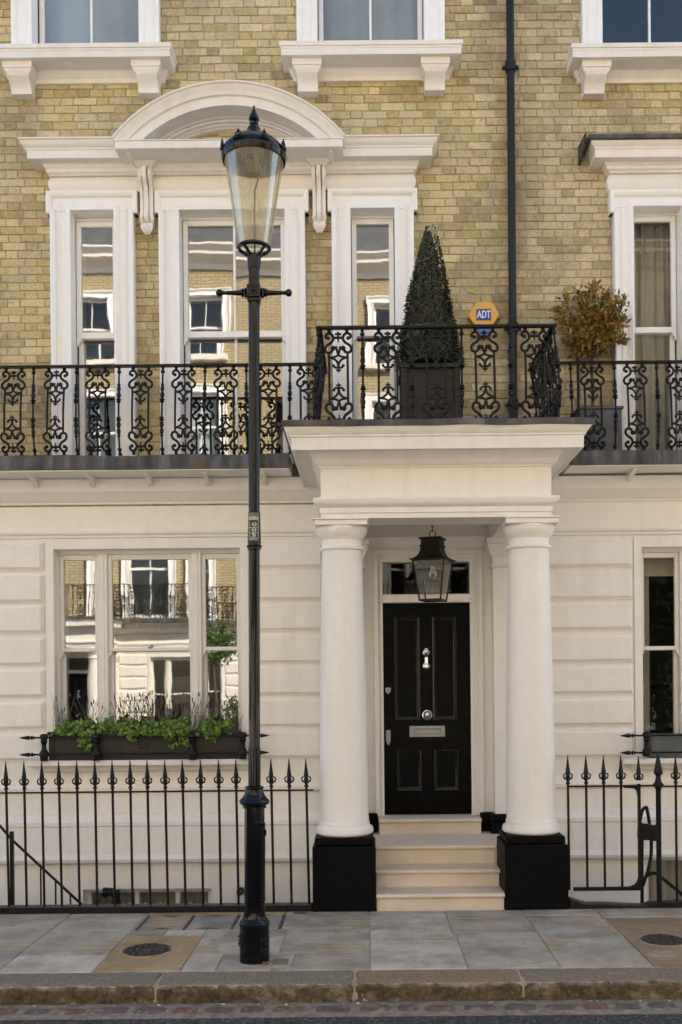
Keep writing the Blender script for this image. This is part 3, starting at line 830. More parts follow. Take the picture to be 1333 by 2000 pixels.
# inner bed mouldings, deep in the tympanum
m.sweep(path, [(-0.222, 0.0), (-0.222, -0.045), (-0.214, -0.055), (-0.208, -0.085), (-0.200, -0.09), (-0.194, -0.125), (-0.184, -0.13), (-0.180, -0.165), (-0.174, -0.17)], xz)
m.build('pediment', 'stucco_paint', TW)
# scrolled consoles with acanthus drops
def console(cx, parent):
    m = MB()
    prof = [(0.0, 6.60), (-0.165, 6.60), (-0.190, 6.575), (-0.198, 6.535), (-0.188, 6.495), (-0.165, 6.465), (-0.135, 6.44), (-0.115, 6.40), (-0.105, 6.34), (-0.10, 6.27), (-0.102, 6.21), (-0.118, 6.185), (-0.118, 6.155), (-0.10, 6.125), (-0.07, 6.11), (0.0, 6.11)]
    for x0, x1, k in ((-0.060, -0.030, 1.0), (-0.020, 0.020, 1.16), (0.030, 0.060, 1.0)):
        m.prism([(y * k, z) for y, z in prof], cx + x0, cx + x1, lambda u, v, a: (a, u, v))
    m.box(cx - 0.055, cx + 0.055, -0.09, 0, 6.12, 6.59)
    for s in (-1, 1):
        m.lathe([(0.001, -0.006), (0.04, -0.006), (0.04, 0.004), (0.028, 0.006), (0.025, 0.012), (0.001, 0.014)][::s], 14, (cx + s * 0.058, -0.145, 6.535), 'x')
        m.lathe([(0.001, -0.006), (0.028, -0.006), (0.028, 0.004), (0.001, 0.012)][::s], 12, (cx + s * 0.058, -0.088, 6.155), 'x')
    m.build('console', 'stucco_paint', parent)
    m = MB()   # cap above the scroll
    m.sweep([(cx - 0.07, 0), (cx - 0.07, -0.17), (cx + 0.07, -0.17), (cx + 0.07, 0)], [(-0.06, 6.60), (0.004, 6.60), (0.012, 6.615), (0.035, 6.63), (0.042, 6.655), (0.058, 6.664), (0.06, 6.676), (-0.06, 6.676)], plan)
    m.build('console', 'stucco_paint', parent)
    m = MB()   # leaf drop
    for k in range(7):
        a = (k - 3) / 3
        m.tube(smooth_path([(cx + a * 0.035, -0.075, 6.12), (cx + a * 0.05, -0.10, 6.085), (cx + a * 0.040, -0.095, 6.05), (cx + a * 0.018, -0.07, 6.022)], 3), 0.013, 6, 0.006)
    m.ball((cx, -0.07, 6.07), 0.034, 10, 6, (0.8, 0.7, 1.2))
    for k in range(5):
        a = (k - 2) / 2
        m.ball((cx + a * 0.044, -0.10, 6.075 - 0.012 * (1 - abs(a))), 0.012, 6, 4)
    m.build('acanthus_leaf', 'stucco_paint', parent)
console(-2.008, TW); console(-0.405, TW)

# right house: narrow first floor light with lead capped cornice
RW = bpy.data.objects.new('sash_window', None); COL.objects.link(RW); RW.parent = H2
architrave(RW, RL[0], RL[1], 3.88, 6.232, 0.182, 0.150)
sash(RW, RL[0] + 0.006, RL[1] - 0.006, 3.92, 6.215, 5.11, 5.165, 0.075, gl='dim_glass')
m = MB(); m.box(RL[0], RL[1], 0.07, 0.2, 6.216, 6.236); m.box(RL[0], RL[1], 0.03, 0.3, 3.86, 3.92); m.build('sill', 'white_gloss', RW)
m = MB()
m.sweep([(2.365, 0), (2.365, -0.001), (3.119, -0.001), (3.119, 0)], [(0.0, 6.383)] + [(0.066 + 0.026 * math.sin(math.pi * t), 6.383 + 0.155 * t) for t in (0, .15, .3, .5, .7, .85, 1)] + [(0, 6.538)], plan)
m.build('frieze', 'stucco_paint', RW)
m = MB()
m.sweep([(2.30, 0), (2.30, -0.09), (3.184, -0.09), (3.184, 0)], [(-0.08, 6.538), (0.005, 6.54), (0.012, 6.555), (0.030, 6.565), (0.034, 6.59), (0.05, 6.603), (0.056, 6.62), (0.075, 6.628), (0.078, 6.64), (-0.08, 6.642)], plan)
m.sweep([(2.30, 0), (2.30, -0.06), (3.184, -0.06), (3.184, 0)], cornice_prof(6.615, 0.88), plan)
m.build('cornice', 'stucco_paint', RW)
m = MB()
m.sweep([(2.30, 0), (2.30, -0.06), (3.184, -0.06), (3.184, 0)], [(0.20, 6.745), (0.243, 6.752), (0.249, 6.775), (0.243, 6.788), (-0.05, 6.83)], plan, cap=False)
m.prism([(0.02, 6.66), (0.0, 6.835), (-0.29, 6.80), (-0.25, 6.735), (-0.10, 6.67)], 2.025, 2.045, lambda u, v, a: (a, u, v))
m.build('lead_flashing', 'lead', RW)
room(H2, 2.3, 4.2, 3.9, 6.2)
curtain(RW, 2.50, 3.0, 3.93, 6.3, 0.36, 'curtain_linen', 0.028, 0.10, 5)

# second floor windows with bracketed sills
def upper_window(parent, cx, net, dz=0.0, clear=False):
    w = bpy.data.objects.new('sash_window', None); COL.objects.link(w); w.parent = parent
    m = MB()
    jw = 0.19
    xl, xr, zb, zt = cx - 0.50, cx + 0.50, 7.69 + dz, 9.5
    m.box(xl - jw + 0.003, xl - 0.003, -0.05, 0, zb, zt + 0.187); m.box(xr + 0.003, xr + jw - 0.003, -0.05, 0, zb, zt + 0.187); m.box(xl - 0.003, xr + 0.003, -0.0505, 0, zt + 0.003, zt + 0.187)
    m.sweep([(xr + jw, zb), (xr + jw, zt + jw), (xl - jw, zt + jw), (xl - jw, zb)], [(0, 0), (0, -0.08), (-0.012, -0.085), (-0.03, -0.08), (-0.045, -0.065), (-0.05, -0.05), (-0.06, -0.04)], xz)
    m.sweep([(xr, zb), (xr, zt), (xl, zt), (xl, zb)], [(0.05, -0.04), (0.05, -0.056), (0.035, -0.062), (0.015, -0.072), (0.0, -0.072), (0.0, 0.10)], xz)
    m.build('architrave', 'white_gloss', w)
    sash(w, xl + 0.005, xr - 0.005, zb + 0.0, zt - 0.01, 8.60, 8.65, 0.075, muntin=True, bot=0.03, gl='net_glass')
    # sill: fascia, soffit, bed moulding
    hw = 0.836
    m = MB()
    m.sweep([(cx - hw + 0.26, 0), (cx - hw + 0.26, -0.02), (cx + hw - 0.26, -0.02), (cx + hw - 0.26, 0)],
            [(-0.02, 7.555 + dz), (0.245, 7.555 + dz), (0.247, 7.61 + dz), (0.252, 7.614 + dz), (0.252, 7.63 + dz), (0.262, 7.634 + dz), (0.262, 7.672 + dz), (0.24, 7.684 + dz), (-0.02, 7.70 + dz)], plan)
    m.sweep([(cx - 0.72, 0), (cx - 0.72, -0.02), (cx + 0.72, -0.02), (cx + 0.72, 0)],
            [(-0.02, 7.46 + dz), (0.01, 7.46 + dz), (0.012, 7.50 + dz), (0.03, 7.515 + dz), (0.04, 7.54 + dz), (0.055, 7.556 + dz), (-0.02, 7.556 + dz)], plan)
    m.build('sill', 'stucco_paint', w)
    for s in (-1, 1):
        bx = cx + s * 0.59
        m = MB()
        prof = [(0, 7.262), (-0.10, 7.262), (-0.105, 7.30), (-0.115, 7.34), (-0.14, 7.385), (-0.18, 7.42), (-0.195, 7.445), (0, 7.445)]
        m.prism([(y, 7.445 - (7.445 - z) * 0.68 + dz) for y, z in prof], bx - 0.094, bx + 0.094, lambda u, v, a: (a, u, v))
        m.sweep([(bx - 0.094, 0), (bx - 0.094, -0.18), (bx + 0.094, -0.18), (bx + 0.094, 0)], [(-0.09, 7.445 + dz), (0.004, 7.445 + dz), (0.01, 7.46 + dz), (0.028, 7.48 + dz), (0.03, 7.495 + dz), (0.04, 7.50 + dz), (0.04, 7.555 + dz), (-0.09, 7.555 + dz)], plan)
        m.build('bracket', 'stucco_paint', w)
    room(parent, xl, xr, zb, zt, 2.6, 0.1)
    if not clear: curtain(w, xl - 0.02, xr + 0.02, 7.6, 9.5, 0.30, 'net_curtain', 0.008, 0.2, 8)
    return w
upper_window(H, -2.57, True)
upper_window(H, 0.09, True)
upper_window(H2, 2.75, False, -0.045, True)
for par, cxs in ((H, (-2.57, 0.09)), (H2, (2.75,))):     # top floor windows, only met in the reflections
    for cx in cxs:
        w = bpy.data.objects.new('sash_window', None); COL.objects.link(w); w.parent = par
        architrave(w, cx - 0.45, cx + 0.45, 10.4, 11.9, 0.17, 0.17)
        sash(w, cx - 0.445, cx + 0.445, 10.4, 11.88, 11.12, 11.17, 0.075, muntin=True)
        m = MB(); m.box(cx - 0.72, cx + 0.72, -0.16, 0.1, 10.26, 10.40, 0.01); m.build('sill', 'stucco_paint', w)
        room(par, cx - 0.45, cx + 0.45, 10.4, 11.9, 2, 0.1)

# ground floor three-light windows
def ground_window(parent, sur, o, dz, gl, mat):
    w = bpy.data.objects.new('tripartite_window', None); COL.objects.link(w); w.parent = parent
    xl, xr, zb, zt = o
    m = MB()   # flat raised surround
    m.box(xl - 0.072, xl, -0.022, 0.0, zb, zt); m.box(xr, xr + 0.072, -0.022, 0.0, zb, zt); m.box(xl - 0.072, xr + 0.072, -0.0225, 0.0, zt, zt + 0.095)
    m.build('surround', 'stucco_paint', w)
    m = MB()   # box frame with mullions
    y0, y1 = 0.085, 0.22
    m.box(xl, xl + 0.018, y0, y1, zb, zt); m.box(xr - 0.018, xr, y0, y1, zb, zt)
    m.box(xl + 0.018, xr - 0.018, y0 + 0.001, y1, zt - 0.035, zt)
    for a, b in ((xl + 0.386, xl + 0.476), (xr - 0.475, xr - 0.385)):
        m.box(a, b, y0 - 0.01, y1, zb, zt - 0.035, 0.005)
        m.box(a + 0.03, b - 0.03, y0 - 0.018, y0, zb, zt - 0.035, 0.003)
    m.build('frame', mat, w)
    for a, b in ((xl + 0.018, xl + 0.386), (xl + 0.476, xr - 0.475), (xr - 0.385, xr - 0.018)):
        sash(w, a, b, zb + 0.02, zt - 0.036, 2.142 + dz, 2.178 + dz, 0.105, gl=gl, mat=mat, stile=0.036, bot=0.07)
    m = MB(); m.box(xl - 0.225, xr + 0.10, -0.17, 0.2, zb - 0.055, zb - 0.001, 0.008); m.box(xl - 0.12, xr + 0.05, -0.06, 0.0, zb - 0.11, zb - 0.055, 0.01)
    m.build('sill', 'stucco_paint', w)
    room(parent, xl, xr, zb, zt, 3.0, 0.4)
    return w
GWN = ground_window(H, None, GW, 0.0, 'window_glass', 'cream_timber')
MB().lathe([(0.016, 0), (0.018, -0.008), (0.010, -0.014), (0.012, -0.022), (0.001, -0.026)], 12, (-2.06, 0.105, 2.185), 'y').build('sash_fastener', 'chrome', GWN)
GWN2 = ground_window(H2, None, GW2, -0.035, 'dim_glass', 'cream_timber')
MB().box(2.55, 3.0, 0.32, 0.335, 2.83, 3.1).build('blind', 'blind_fabric', GWN2)
MB().box(3.03, 3.9, 0.32, 0.335, 2.83, 3.1).build('blind', 'blind_fabric', GWN2)
curtain(GWN2, 2.57, 2.75, 1.1, 2.95, 0.37, 'curtain_linen', 0.02, 0.07, 9)

# basement windows
for par, o in ((H, BW), (H2, BW2)):
    w = bpy.data.objects.new('basement_window', None); COL.objects.link(w); w.parent = par
    m = MB()
    frame_box(m, o[0], o[1], o[2], o[3], 0.10, 0.2, 0.05)
    for k in (1, 2):
        c = o[0] + (o[1] - o[0]) * (0.40 if k == 1 else 0.72)
        m.box(c - 0.02, c + 0.02, 0.101, 0.2, o[2], o[3] - 0.05)
    m.build('frame', 'cream_timber', w)
    MB().add([(o[0], 0.16, o[2]), (o[1], 0.16, o[2]), (o[1], 0.16, o[3]), (o[0], 0.16, o[3])], [(0, 1, 2, 3)]).build('pane', 'dim_glass', w, 0)
    curtain(w, o[0], o[1], o[2], o[3], 0.30, 'curtain_linen', 0.015, 0.09, 3)

# --- balcony slabs
def balcony(parent, a, b, ribs):
    m = MB()
    m.box(a, b, -0.41, 0.02, 3.745, 3.87)
    e = m.build('balcony_slab', 'stucco_paint', parent)
    m = MB()     # dressed lead edge, uneven along its length
    n = int((b - a) / 0.05)
    vs, fs = [], []
    prof = [(-0.400, 3.752), (-0.428, 3.757), (-0.432, 3.80), (-0.430, 3.86), (-0.42, 3.882), (-0.38, 3.889), (-0.2, 3.895), (0.0, 3.90)]
    for i in range(n + 1):
        x = a + (b - a) * i / n
        d = noise.noise((x * 2.1, 3.3, 0)) * 0.010 + noise.noise((x * 9, 1.3, 0)) * 0.005
        seam = 0.006 if abs((x * 1.35) % 1.0 - 0.5) < 0.04 else 0
        for k, (y, z) in enumerate(prof):
            vs.append((x, y - (d + seam) * (1 if k < 5 else 0.3), z + d * (1.2 if k > 2 else 0.5)))
    for i in range(n):
        for k in range(len(prof) - 1):
            q = i * len(prof) + k
            fs.append((q, q + 1, q + len(prof) + 1, q + len(prof)))
    fs.append(tuple(range(len(prof)))); fs.append(tuple(range(n * len(prof), (n + 1) * len(prof))))
    m.add(vs, fs)
    m.build('lead_edging', 'lead', e, 40)
    for x in ribs:
        m = MB()
        m.prism([(0, 3.745), (-0.33, 3.745), (-0.33, 3.728), (-0.24, 3.715), (-0.15, 3.69), (-0.105, 3.66), (0, 3.655)], x - 0.02, x + 0.02, lambda u, v, q: (q, u, v))
        m.build('bracket', 'stucco_paint', e)
balcony(H, -6.0, -0.685, [-0.685 - 0.25 - 0.53 * k for k in range(9)])
balcony(H2, 1.845, 8.9, [2.45 + 0.9 * k for k in range(6)])

# --- the porch
PO = bpy.data.objects.new('porch', None); COL.objects.link(PO); PO.parent = H
CX = 0.566
def ent(prof, half, yf, name, mat='stucco_paint'):
    m = MB()
    m.sweep([(CX - half, 0.0), (CX - half, yf), (CX + half, yf), (CX + half, 0.0)], prof, plan)
    return m.build(name, mat, PO)
FH, FY = 0.925, -1.36
m = MB()   # hollow core of the entablature
for a, b, c, d in ((CX - FH + 0.004, CX - FH + 0.34, FY + 0.004, 0.0), (CX + FH - 0.34, CX + FH - 0.004, FY + 0.004, 0.0), (CX - FH + 0.34, CX + FH - 0.34, FY + 0.004, FY + 0.36)):
    m.box(a, b, c, d, 3.138, 3.80)
m.box(CX - FH + 0.34, CX + FH - 0.34, FY + 0.36, 0.0, 3.36, 3.5)
m.box(CX - FH + 0.004, CX + FH - 0.004, FY + 0.004, 0.0, 3.80, 3.845)
m.build('entablature', 'stucco_paint', PO)
ent([(-0.02, 3.138), (0.0, 3.138), (0.0, 3.178), (0.010, 3.180), (0.010, 3.222), (0.016, 3.228), (0.04, 3.24), (0.055, 3.26), (0.06, 3.285), (0.05, 3.298), (-0.02, 3.305)], FH, FY, 'architrave_beam')
ent([(-0.02, 3.30), (0.0, 3.30), (0.0, 3.552), (-0.02, 3.552)], FH, FY, 'frieze')
ent([(-0.02, 3.538), (0.012, 3.540), (0.014, 3.552), (0.022, 3.556), (0.04, 3.57), (0.052, 3.595), (0.054, 3.604), (0.062, 3.606), (0.068, 3.625), (0.085, 3.645), (0.09, 3.66), (-0.02, 3.662)], FH, FY, 'bed_moulding')
ent([(-0.02, 3.655), (0.205, 3.655), (0.205, 3.64), (0.215, 3.64), (0.217, 3.735), (0.228, 3.738), (0.230, 3.752), (0.237, 3.756), (0.250, 3.775), (0.268, 3.80), (0.272, 3.812), (-0.02, 3.815)], FH, FY, 'cornice')
# lead cap
m = MB()
pth = [(CX - FH, 0.0)] + [(CX - FH, FY * k / 10) for k in range(1, 10)] + [(CX - FH, FY)] + [(CX - FH + 2 * FH * k / 24, FY) for k in range(1, 24)] + [(CX + FH, FY)] + [(CX + FH, FY * k / 10) for k in range(9, -1, -1)]
m.sweep(pth, [(0.262, 3.806), (0.284, 3.808), (0.288, 3.83), (0.284, 3.852), (0.26, 3.862), (-0.4, 3.875)], plan, cap=False)
m.move(lambda v: v + Vector((0, noise.noise((v.x * 5, v.y * 5, 2)) * 0.008, noise.noise((v.x * 3.1, v.y * 3.1, 7)) * 0.008)))
m.box(CX - 0.55, CX + 0.55, -1.0, 0.0, 3.846, 3.874)
m.build('lead_edging', 'lead', PO, 40)
# columns with plinths
def column(cx, cy):
    m = MB()
    base = [(0.20, 0.582), (0.222, 0.586), (0.235, 0.60), (0.238, 0.62), (0.230, 0.643), (0.210, 0.655), (0.206, 0.668), (0.208, 0.678), (0.203, 0.69)]
    shaft = []
    for i in range(15):
        t = i / 14
        r = 0.200 - 0.036 * t ** 1.6
        shaft.append((r, 0.70 + (2.885 - 0.70) * t))
    cap = [(0.166, 2.895), (0.183, 2.900), (0.187, 2.912), (0.183, 2.925), (0.167, 2.930), (0.164, 2.98), (0.172, 2.988), (0.178, 3.0), (0.182, 3.002), (0.20, 3.03), (0.212, 3.06), (0.210, 3.084), (0.20, 3.088)]
    m.lathe(base + shaft + cap, 56, (cx, cy, 0))
    c = m.build('column', 'stucco_paint', PO, 28)
    m = MB()
    m.box(cx - 0.212, cx + 0.212, cy - 0.212, cy + 0.212, 3.086, 3.126, 0.003)
    m.box(cx - 0.226, cx + 0.226, cy - 0.226, cy + 0.226, 3.1265, 3.139, 0.003)
    m.build('abacus', 'stucco_paint', PO)
    m = MB()
    m.box(cx - 0.252, cx + 0.252, cy - 0.252, cy + 0.252, -0.01, 0.516, 0.008)
    m.box(cx - 0.235, cx + 0.235, cy - 0.235, cy + 0.235, 0.5165, 0.583, 0.012)
    m.build('plinth', 'plinth_black', PO)
column(-0.199, -1.168); column(1.334, -1.168)
# responds against the wall
for cx in (-0.199, 1.334):
    m = MB()
    m.box(cx - 0.165, cx + 0.165, -0.16, 0.0, 0.60, 3.0)
    m.sweep([(cx - 0.165, 0), (cx - 0.165, -0.16), (cx + 0.165, -0.16), (cx + 0.165, 0)], [(-0.02, 2.87), (0.012, 2.875), (0.02, 2.89), (0.012, 2.905), (0.004, 2.91), (0.004, 2.97), (0.016, 2.98), (0.03, 3.01), (0.045, 3.05), (0.048, 3.085), (0.06, 3.09), (0.06, 3.138), (-0.02, 3.14)], plan)
    m.build('pilaster', 'stucco_paint', PO)
    m = MB()
    m.box(cx - 0.21, cx + 0.21, -0.22, 0.0, 0.2, 0.535, 0.006)
    m.sweep([(cx - 0.18, 0), (cx - 0.18, -0.18), (cx + 0.18, -0.18), (cx + 0.18, 0)], [(-0.1, 0.536), (0.03, 0.536), (0.038, 0.55), (0.03, 0.575), (0.01, 0.60), (-0.1, 0.602)], plan)
    m.build('plinth', 'plinth_black', PO)
# wall cornice inside the porch, black skirting blocks
m = MB()
m.sweep([(-0.03, 0), (1.165, 0)], [(-0.02, 3.10), (0.015, 3.105), (0.02, 3.12), (0.05, 3.15), (0.055, 3.18), (-0.02, 3.19)], plan)
m.build('inner_cornice', 'stucco_paint', PO)
for a, b in ((-0.03, 0.085), (1.045, 1.165)): MB().box(a, b, -0.06, 0.0, 0.425, 0.60, 0.006).build('skirting', 'plinth_black', PO)
# steps
def step(x0, x1, yf, yb, z0, z1, nose=0.026, t=0.036):
    m = MB()
    m.box(x0 + 0.004, x1 - 0.004, yf + nose, yb, z0, z1 - t)
    prof = [(yb, z1 - t + 0.0005), (yf + 0.012, z1 - t + 0.0005), (yf + 0.003, z1 - t + 0.008), (yf, z1 - t * 0.5), (yf + 0.004, z1 - 0.007), (yf + 0.014, z1), (yb, z1)]
    m.prism(prof, x0, x1, lambda u, v, a: (a, u, v))
    m.build('step', 'limestone', PO, 30)
step(0.056, 1.078, -1.42, -1.10, -0.02, 0.131)
step(0.056, 1.078, -1.138, -0.82, 0.0, 0.272)
step(0.056, 1.080, -0.860, -0.84, 0.0, 0.425)
m = MB(); m.box(-0.44, 1.58, -0.842, 0.0, 0.389, 0.4245); m.box(-0.44, 1.58, -0.83, -0.02, 0.0, 0.388); m.build('landing', 'limestone', PO)
step(0.095, 1.035, -0.235, 0.20, 0.4255, 0.568)
# door case, door
DC = bpy.data.objects.new('front_door', None); COL.objects.link(DC); DC.parent = H
m = MB()
xl, xr, zt = 0.148, 0.978, 2.955
for a, b in ((0.11, xl), (xr, 1.045)): m.box(a, b, 0.03, 0.16, 0.566, 3.02)
m.box(xl, xr, 0.031, 0.16, zt, 3.02)
m.box(xl, xr, 0.025, 0.16, 2.572, 2.652, 0.008)
m.sweep([(xr - 0.003, 0.566), (xr - 0.003, zt), (xl + 0.003, zt), (xl + 0.003, 0.566)], [(0.035, 0.031), (0.03, 0.02), (0.018, 0.018), (0.012, 0.028), (0.0, 0.032), (0.0, 0.07)], xz)
m.sweep([(1.050, 0.566), (1.050, 3.03), (0.105, 3.03), (0.105, 0.566)], [(0.045, 0.0), (0.045, -0.015), (0.035, -0.025), (0.012, -0.028), (0.0, -0.018), (0.0, 0.04)], xz)
m.build('door_case', 'stucco_paint', DC)
DY = 0.075
PAN = [(0.262, 0.494, 1.470, 2.437), (0.620, 0.842, 1.470, 2.437), (0.276, 0.502, 0.803, 1.180), (0.630, 0.852, 0.803, 1.180)]
m = holed_wall(MB(), xl + 0.002, xr - 0.002, 0.572, 2.570, PAN, DY, DY + 0.05)
D = m.build('door', 'door_gloss', DC, 0)
for p in PAN:
    m = MB()
    m.sweep([(p[1], p[2]), (p[1], p[3]), (p[0], p[3]), (p[0], p[2])], [(0.008, DY + 0.002), (0.006, DY - 0.012), (0.0, DY - 0.018), (-0.010, DY - 0.014), (-0.018, DY - 0.002), (-0.024, DY + 0.0), (-0.030, DY + 0.016), (-0.034, DY + 0.018)], xz, closed=True)
    m.build('panel_moulding', 'door_moulding', DC, 30)
    m = MB()
    m.box(p[0] - 0.001, p[1] + 0.001, DY + 0.0165, DY + 0.045, p[2] - 0.001, p[3] + 0.001)
    m.build('door_panel', 'door_gloss', DC, 30)
MB().add([(xl, 0.10, 2.652), (xr, 0.10, 2.652), (xr, 0.10, zt), (xl, 0.10, zt)], [(0, 1, 2, 3)]).build('fanlight', 'dim_glass', DC, 0)
room(H, 0.2, 0.95, 0.6, 3.0, 2.5, 0.2)
def dx(zx): return 0.148 + (zx - 75) * 0.00109
def dz_(zy): return 2.568 - (zy - 72) * 0.0011
m = MB()
cx = dx(452)
m.lathe([(0.030, 0.0), (0.033, -0.006), (0.031, -0.012), (0.022, -0.014), (0.020, -0.024), (0.001, -0.030)], 20, (cx, DY, dz_(497)), 'y')
m.box(cx - 0.017, cx + 0.017, DY - 0.02, DY, dz_(466), dz_(458), 0.003)
m.box(cx - 0.018, cx + 0.018, DY - 0.034, DY - 0.012, dz_(596), dz_(530), 0.006)
m.lathe([(0.032, 0.0), (0.034, -0.006), (0.032, -0.016), (0.02, -0.018), (0.014, -0.012), (0.001, -0.012)], 20, (cx, DY, dz_(610)), 'y')
m.build('knocker', 'chrome', DC)
m = MB()
m.lathe([(0.050, 0.0), (0.052, -0.006), (0.047, -0.012), (0.038, -0.013), (0.036, -0.02), (0.030, -0.03), (0.033, -0.05), (0.034, -0.06), (0.026, -0.072), (0.012, -0.076), (0.001, -0.077)], 28, (dx(456), DY, dz_(1033)), 'y')
m.build('door_knob', 'chrome', DC)
m = MB()
a, b, c, d = dx(302), dx(608), dz_(1220), dz_(1127)
frame_ = [(a, b, c, c + 0.024), (a, b, d - 0.026, d), (a, a + 0.038, c + 0.024, d - 0.026), (b - 0.038, b, c + 0.024, d - 0.026)]
for q in frame_: m.box(q[0], q[1], DY - 0.008, DY, q[2], q[3])
m.box(a + 0.040, b - 0.040, DY - 0.006, DY, c + 0.027, d - 0.030, 0.002)
m.box(dx(432), dx(494), DY - 0.010, DY - 0.007, d - 0.016, d - 0.004)
m.build('letterbox', 'satin_steel', DC)
m = MB()
cx, cz = dx(119), dz_(818)
m.prism([(cx - 0.028, cz + 0.022), (cx, cz + 0.03), (cx + 0.028, cz + 0.022), (cx + 0.022, cz - 0.012), (cx, cz - 0.036), (cx - 0.022, cz - 0.012)], DY - 0.008, DY, xz)
m.lathe([(0.014, 0), (0.014, -0.012), (0.001, -0.014)], 14, (cx, DY, cz), 'y')
m.build('lock', 'satin_steel', DC)
m = MB()
cx, z1, z0 = dx(117), dz_(1160), dz_(1288)
m.prism([(cx - 0.021, z1), (cx + 0.021, z1), (cx + 0.021, z0 + 0.045), (cx + 0.006, z0), (cx - 0.006, z0), (cx - 0.021, z0 + 0.045)], DY - 0.007, DY, xz)
m.lathe([(0.013, 0), (0.013, -0.012), (0.001, -0.014)], 14, (cx, DY, z0 + 0.055), 'y')
m.build('lock', 'satin_steel', DC)

# ------------------------------------------------------------------ cast iron balcony railings
def px(dx_, py): return (dx_ / 1654, 0, 0.40 + (890 - py) / 1654)
def scroll_panel():
    m = MB()
    half = []
    half.append(([(130, 356), (150, 350), (162, 335), (155, 308), (128, 290), (95, 296), (70, 325), (62, 360), (75, 395), (105, 424), (140, 446), (166, 480), (169, 515), (150, 546), (120, 553), (92, 540), (76, 514), (70, 494)], 0.0135))
    half.append(([(0, 348), (32, 350), (64, 356)], 0.013))
    half.append(([(-27, 470), (-20, 510), (0, 575), (38, 606), (116, 618)], 0.011))
    half.append(([(116, 618), (60, 634), (22, 668), (6, 700)], 0.011))
    half.append(([(0, 745), (36, 757), (64, 728)], 0.011))
    half.append(([(120, 553), (120, 890)], 0.0115))
    for pts, r in half:
        for sx in (1, -1):
            for sz in (1, -1):
                if pts[0] == (0, 348) and sz == -1: pass
                q = [px(sx * a, b if sz == 1 else 1780 - b) for a, b in pts]
                m.tube(smooth_path(q, 3) if len(pts) > 2 else q, r * 0.84, 6)
    balls = [(130, 357, 0.0185), (64, 492, 0.024), (64, 727, 0.014), (28, 302, 0.012), (20, 790, 0.010), (114, 618, 0.014)]
    for a, b, r in balls:
        for sx in (1, -1):
            for sz in (1, -1): m.ball(px(sx * a, b if sz == 1 else 1780 - b), r * 0.86, 8, 5, (1, 0.85, 1))
    for sz in (1, -1):
        f = lambda b: b if sz == 1 else 1780 - b
        m.tube([px(0, f(283)), px(0, f(330)), px(0, f(360)), px(0, f(412))], 0.010, 6, 0.005)
        m.ball(px(0, f(284)), 0.010, 6, 4); m.ball(px(0, f(350)), 0.016, 6, 4)
        m.tube([px(0, f(690)), px(0, f(760)), px(0, f(822))], 0.013, 6, 0.005)
        for sx in (1, -1):
            m.lathe([(0.012, -0.017), (0.018, -0.012), (0.012, 0.0), (0.018, 0.010), (0.014, 0.017)], 8, px(sx * 115, f(266)))
    belly(m)
    return m
def belly(m, k=0.055):
    def f(v):
        t = min(1, max(0, v.z / 0.8))
        return Vector((v.x, v.y - k * math.sin(math.pi * t ** 0.7) * (1.15 - 0.5 * t), v.z))
    return m.move(f)
def baluster():
    m = MB()
    up = [(0.0085, 0.40), (0.0085, 0.462), (0.014, 0.466), (0.022, 0.476), (0.012, 0.484), (0.024, 0.490), (0.024, 0.496), (0.010, 0.506), (0.014, 0.512), (0.0215, 0.536), (0.014, 0.560), (0.010, 0.566), (0.018, 0.585), (0.016, 0.61), (0.010, 0.626), (0.018, 0.634), (0.010, 0.642), (0.0085, 0.65), (0.0085, 0.735), (0.018, 0.745), (0.020, 0.758), (0.012, 0.764), (0.012, 0.783), (0.018, 0.79), (0.018, 0.80)]
    full = [(r, 0.80 - z) for r, z in up[::-1]] + up[1:]
    m.lathe(full, 8)
    belly(m)
    return m
PANEL = scroll_panel().mesh('scroll_panel', 'cast_iron_paint', 40)
BALU = baluster().mesh('baluster', 'cast_iron_paint', 40)
def rail(parent, pts, z, r=0.013):
    m = MB()
    for (a, b) in zip(pts, pts[1:]):
        d = (Vector(b) - Vector(a)).normalized()
        nrm = Vector((d.y, -d.x)) * 0.022
        A, B = Vector(a) - d * 0.018, Vector(b) + d * 0.018
        vs = []
        for p in (A, B):
            for o, h in ((-1, 0), (1, 0), (1.15, 0.012), (0.7, 0.022), (-0.7, 0.022), (-1.15, 0.012)):
                vs.append((p.x + nrm.x * o, p.y + nrm.y * o, z + h))
        m.add(vs, [(0, 1, 2, 3, 4, 5), (6, 7, 8, 9, 10, 11)] + [(i, (i + 1) % 6, 6 + (i + 1) % 6, 6 + i) for i in range(6)])
    return m.build('top_rail', 'cast_iron_paint', parent)
def railing_run(parent, x0, y0, ang, offs, base, bal, jit):
    """panels at the offsets, balusters at bal, along a run starting (x0,y0) turned by ang"""
    c, s = math.cos(ang), math.sin(ang)
    for o in offs: put('scroll_panel', PANEL, parent, (x0 + c * o, y0 + s * o, base), (0, jit.uniform(-.008, .008), ang))
    for o in bal: put('baluster', BALU, parent, (x0 + c * o, y0 + s * o, base), (0, jit.uniform(-.012, .012), ang))
jit = random.Random(5)
G = 'cast iron balcony railings across the two houses'
BR = thing('balcony_railing', 'long black cast iron balcony railing left of the porch roof', 'railing', G)
rail(BR, [(-5.0, -0.36), (-0.43, -0.36)], 4.69)
xs = [-3.166 + 0.383 * k for k in range(-4, 7)] + [-0.50]
railing_run(BR, 0, -0.36, 0, xs, 3.893, [x + 0.1915 for x in xs if x < -0.7], jit)
PR = thing('balcony_railing', 'cast iron railing round three sides of the porch roof, in front of the cone topiary', 'railing', G)
rail(PR, [(-0.355, -0.40), (-0.355, -1.50), (1.492, -1.50), (1.492, -0.40)], 4.605)
fx = [-0.20, 0.184, 0.567, 0.950, 1.334]
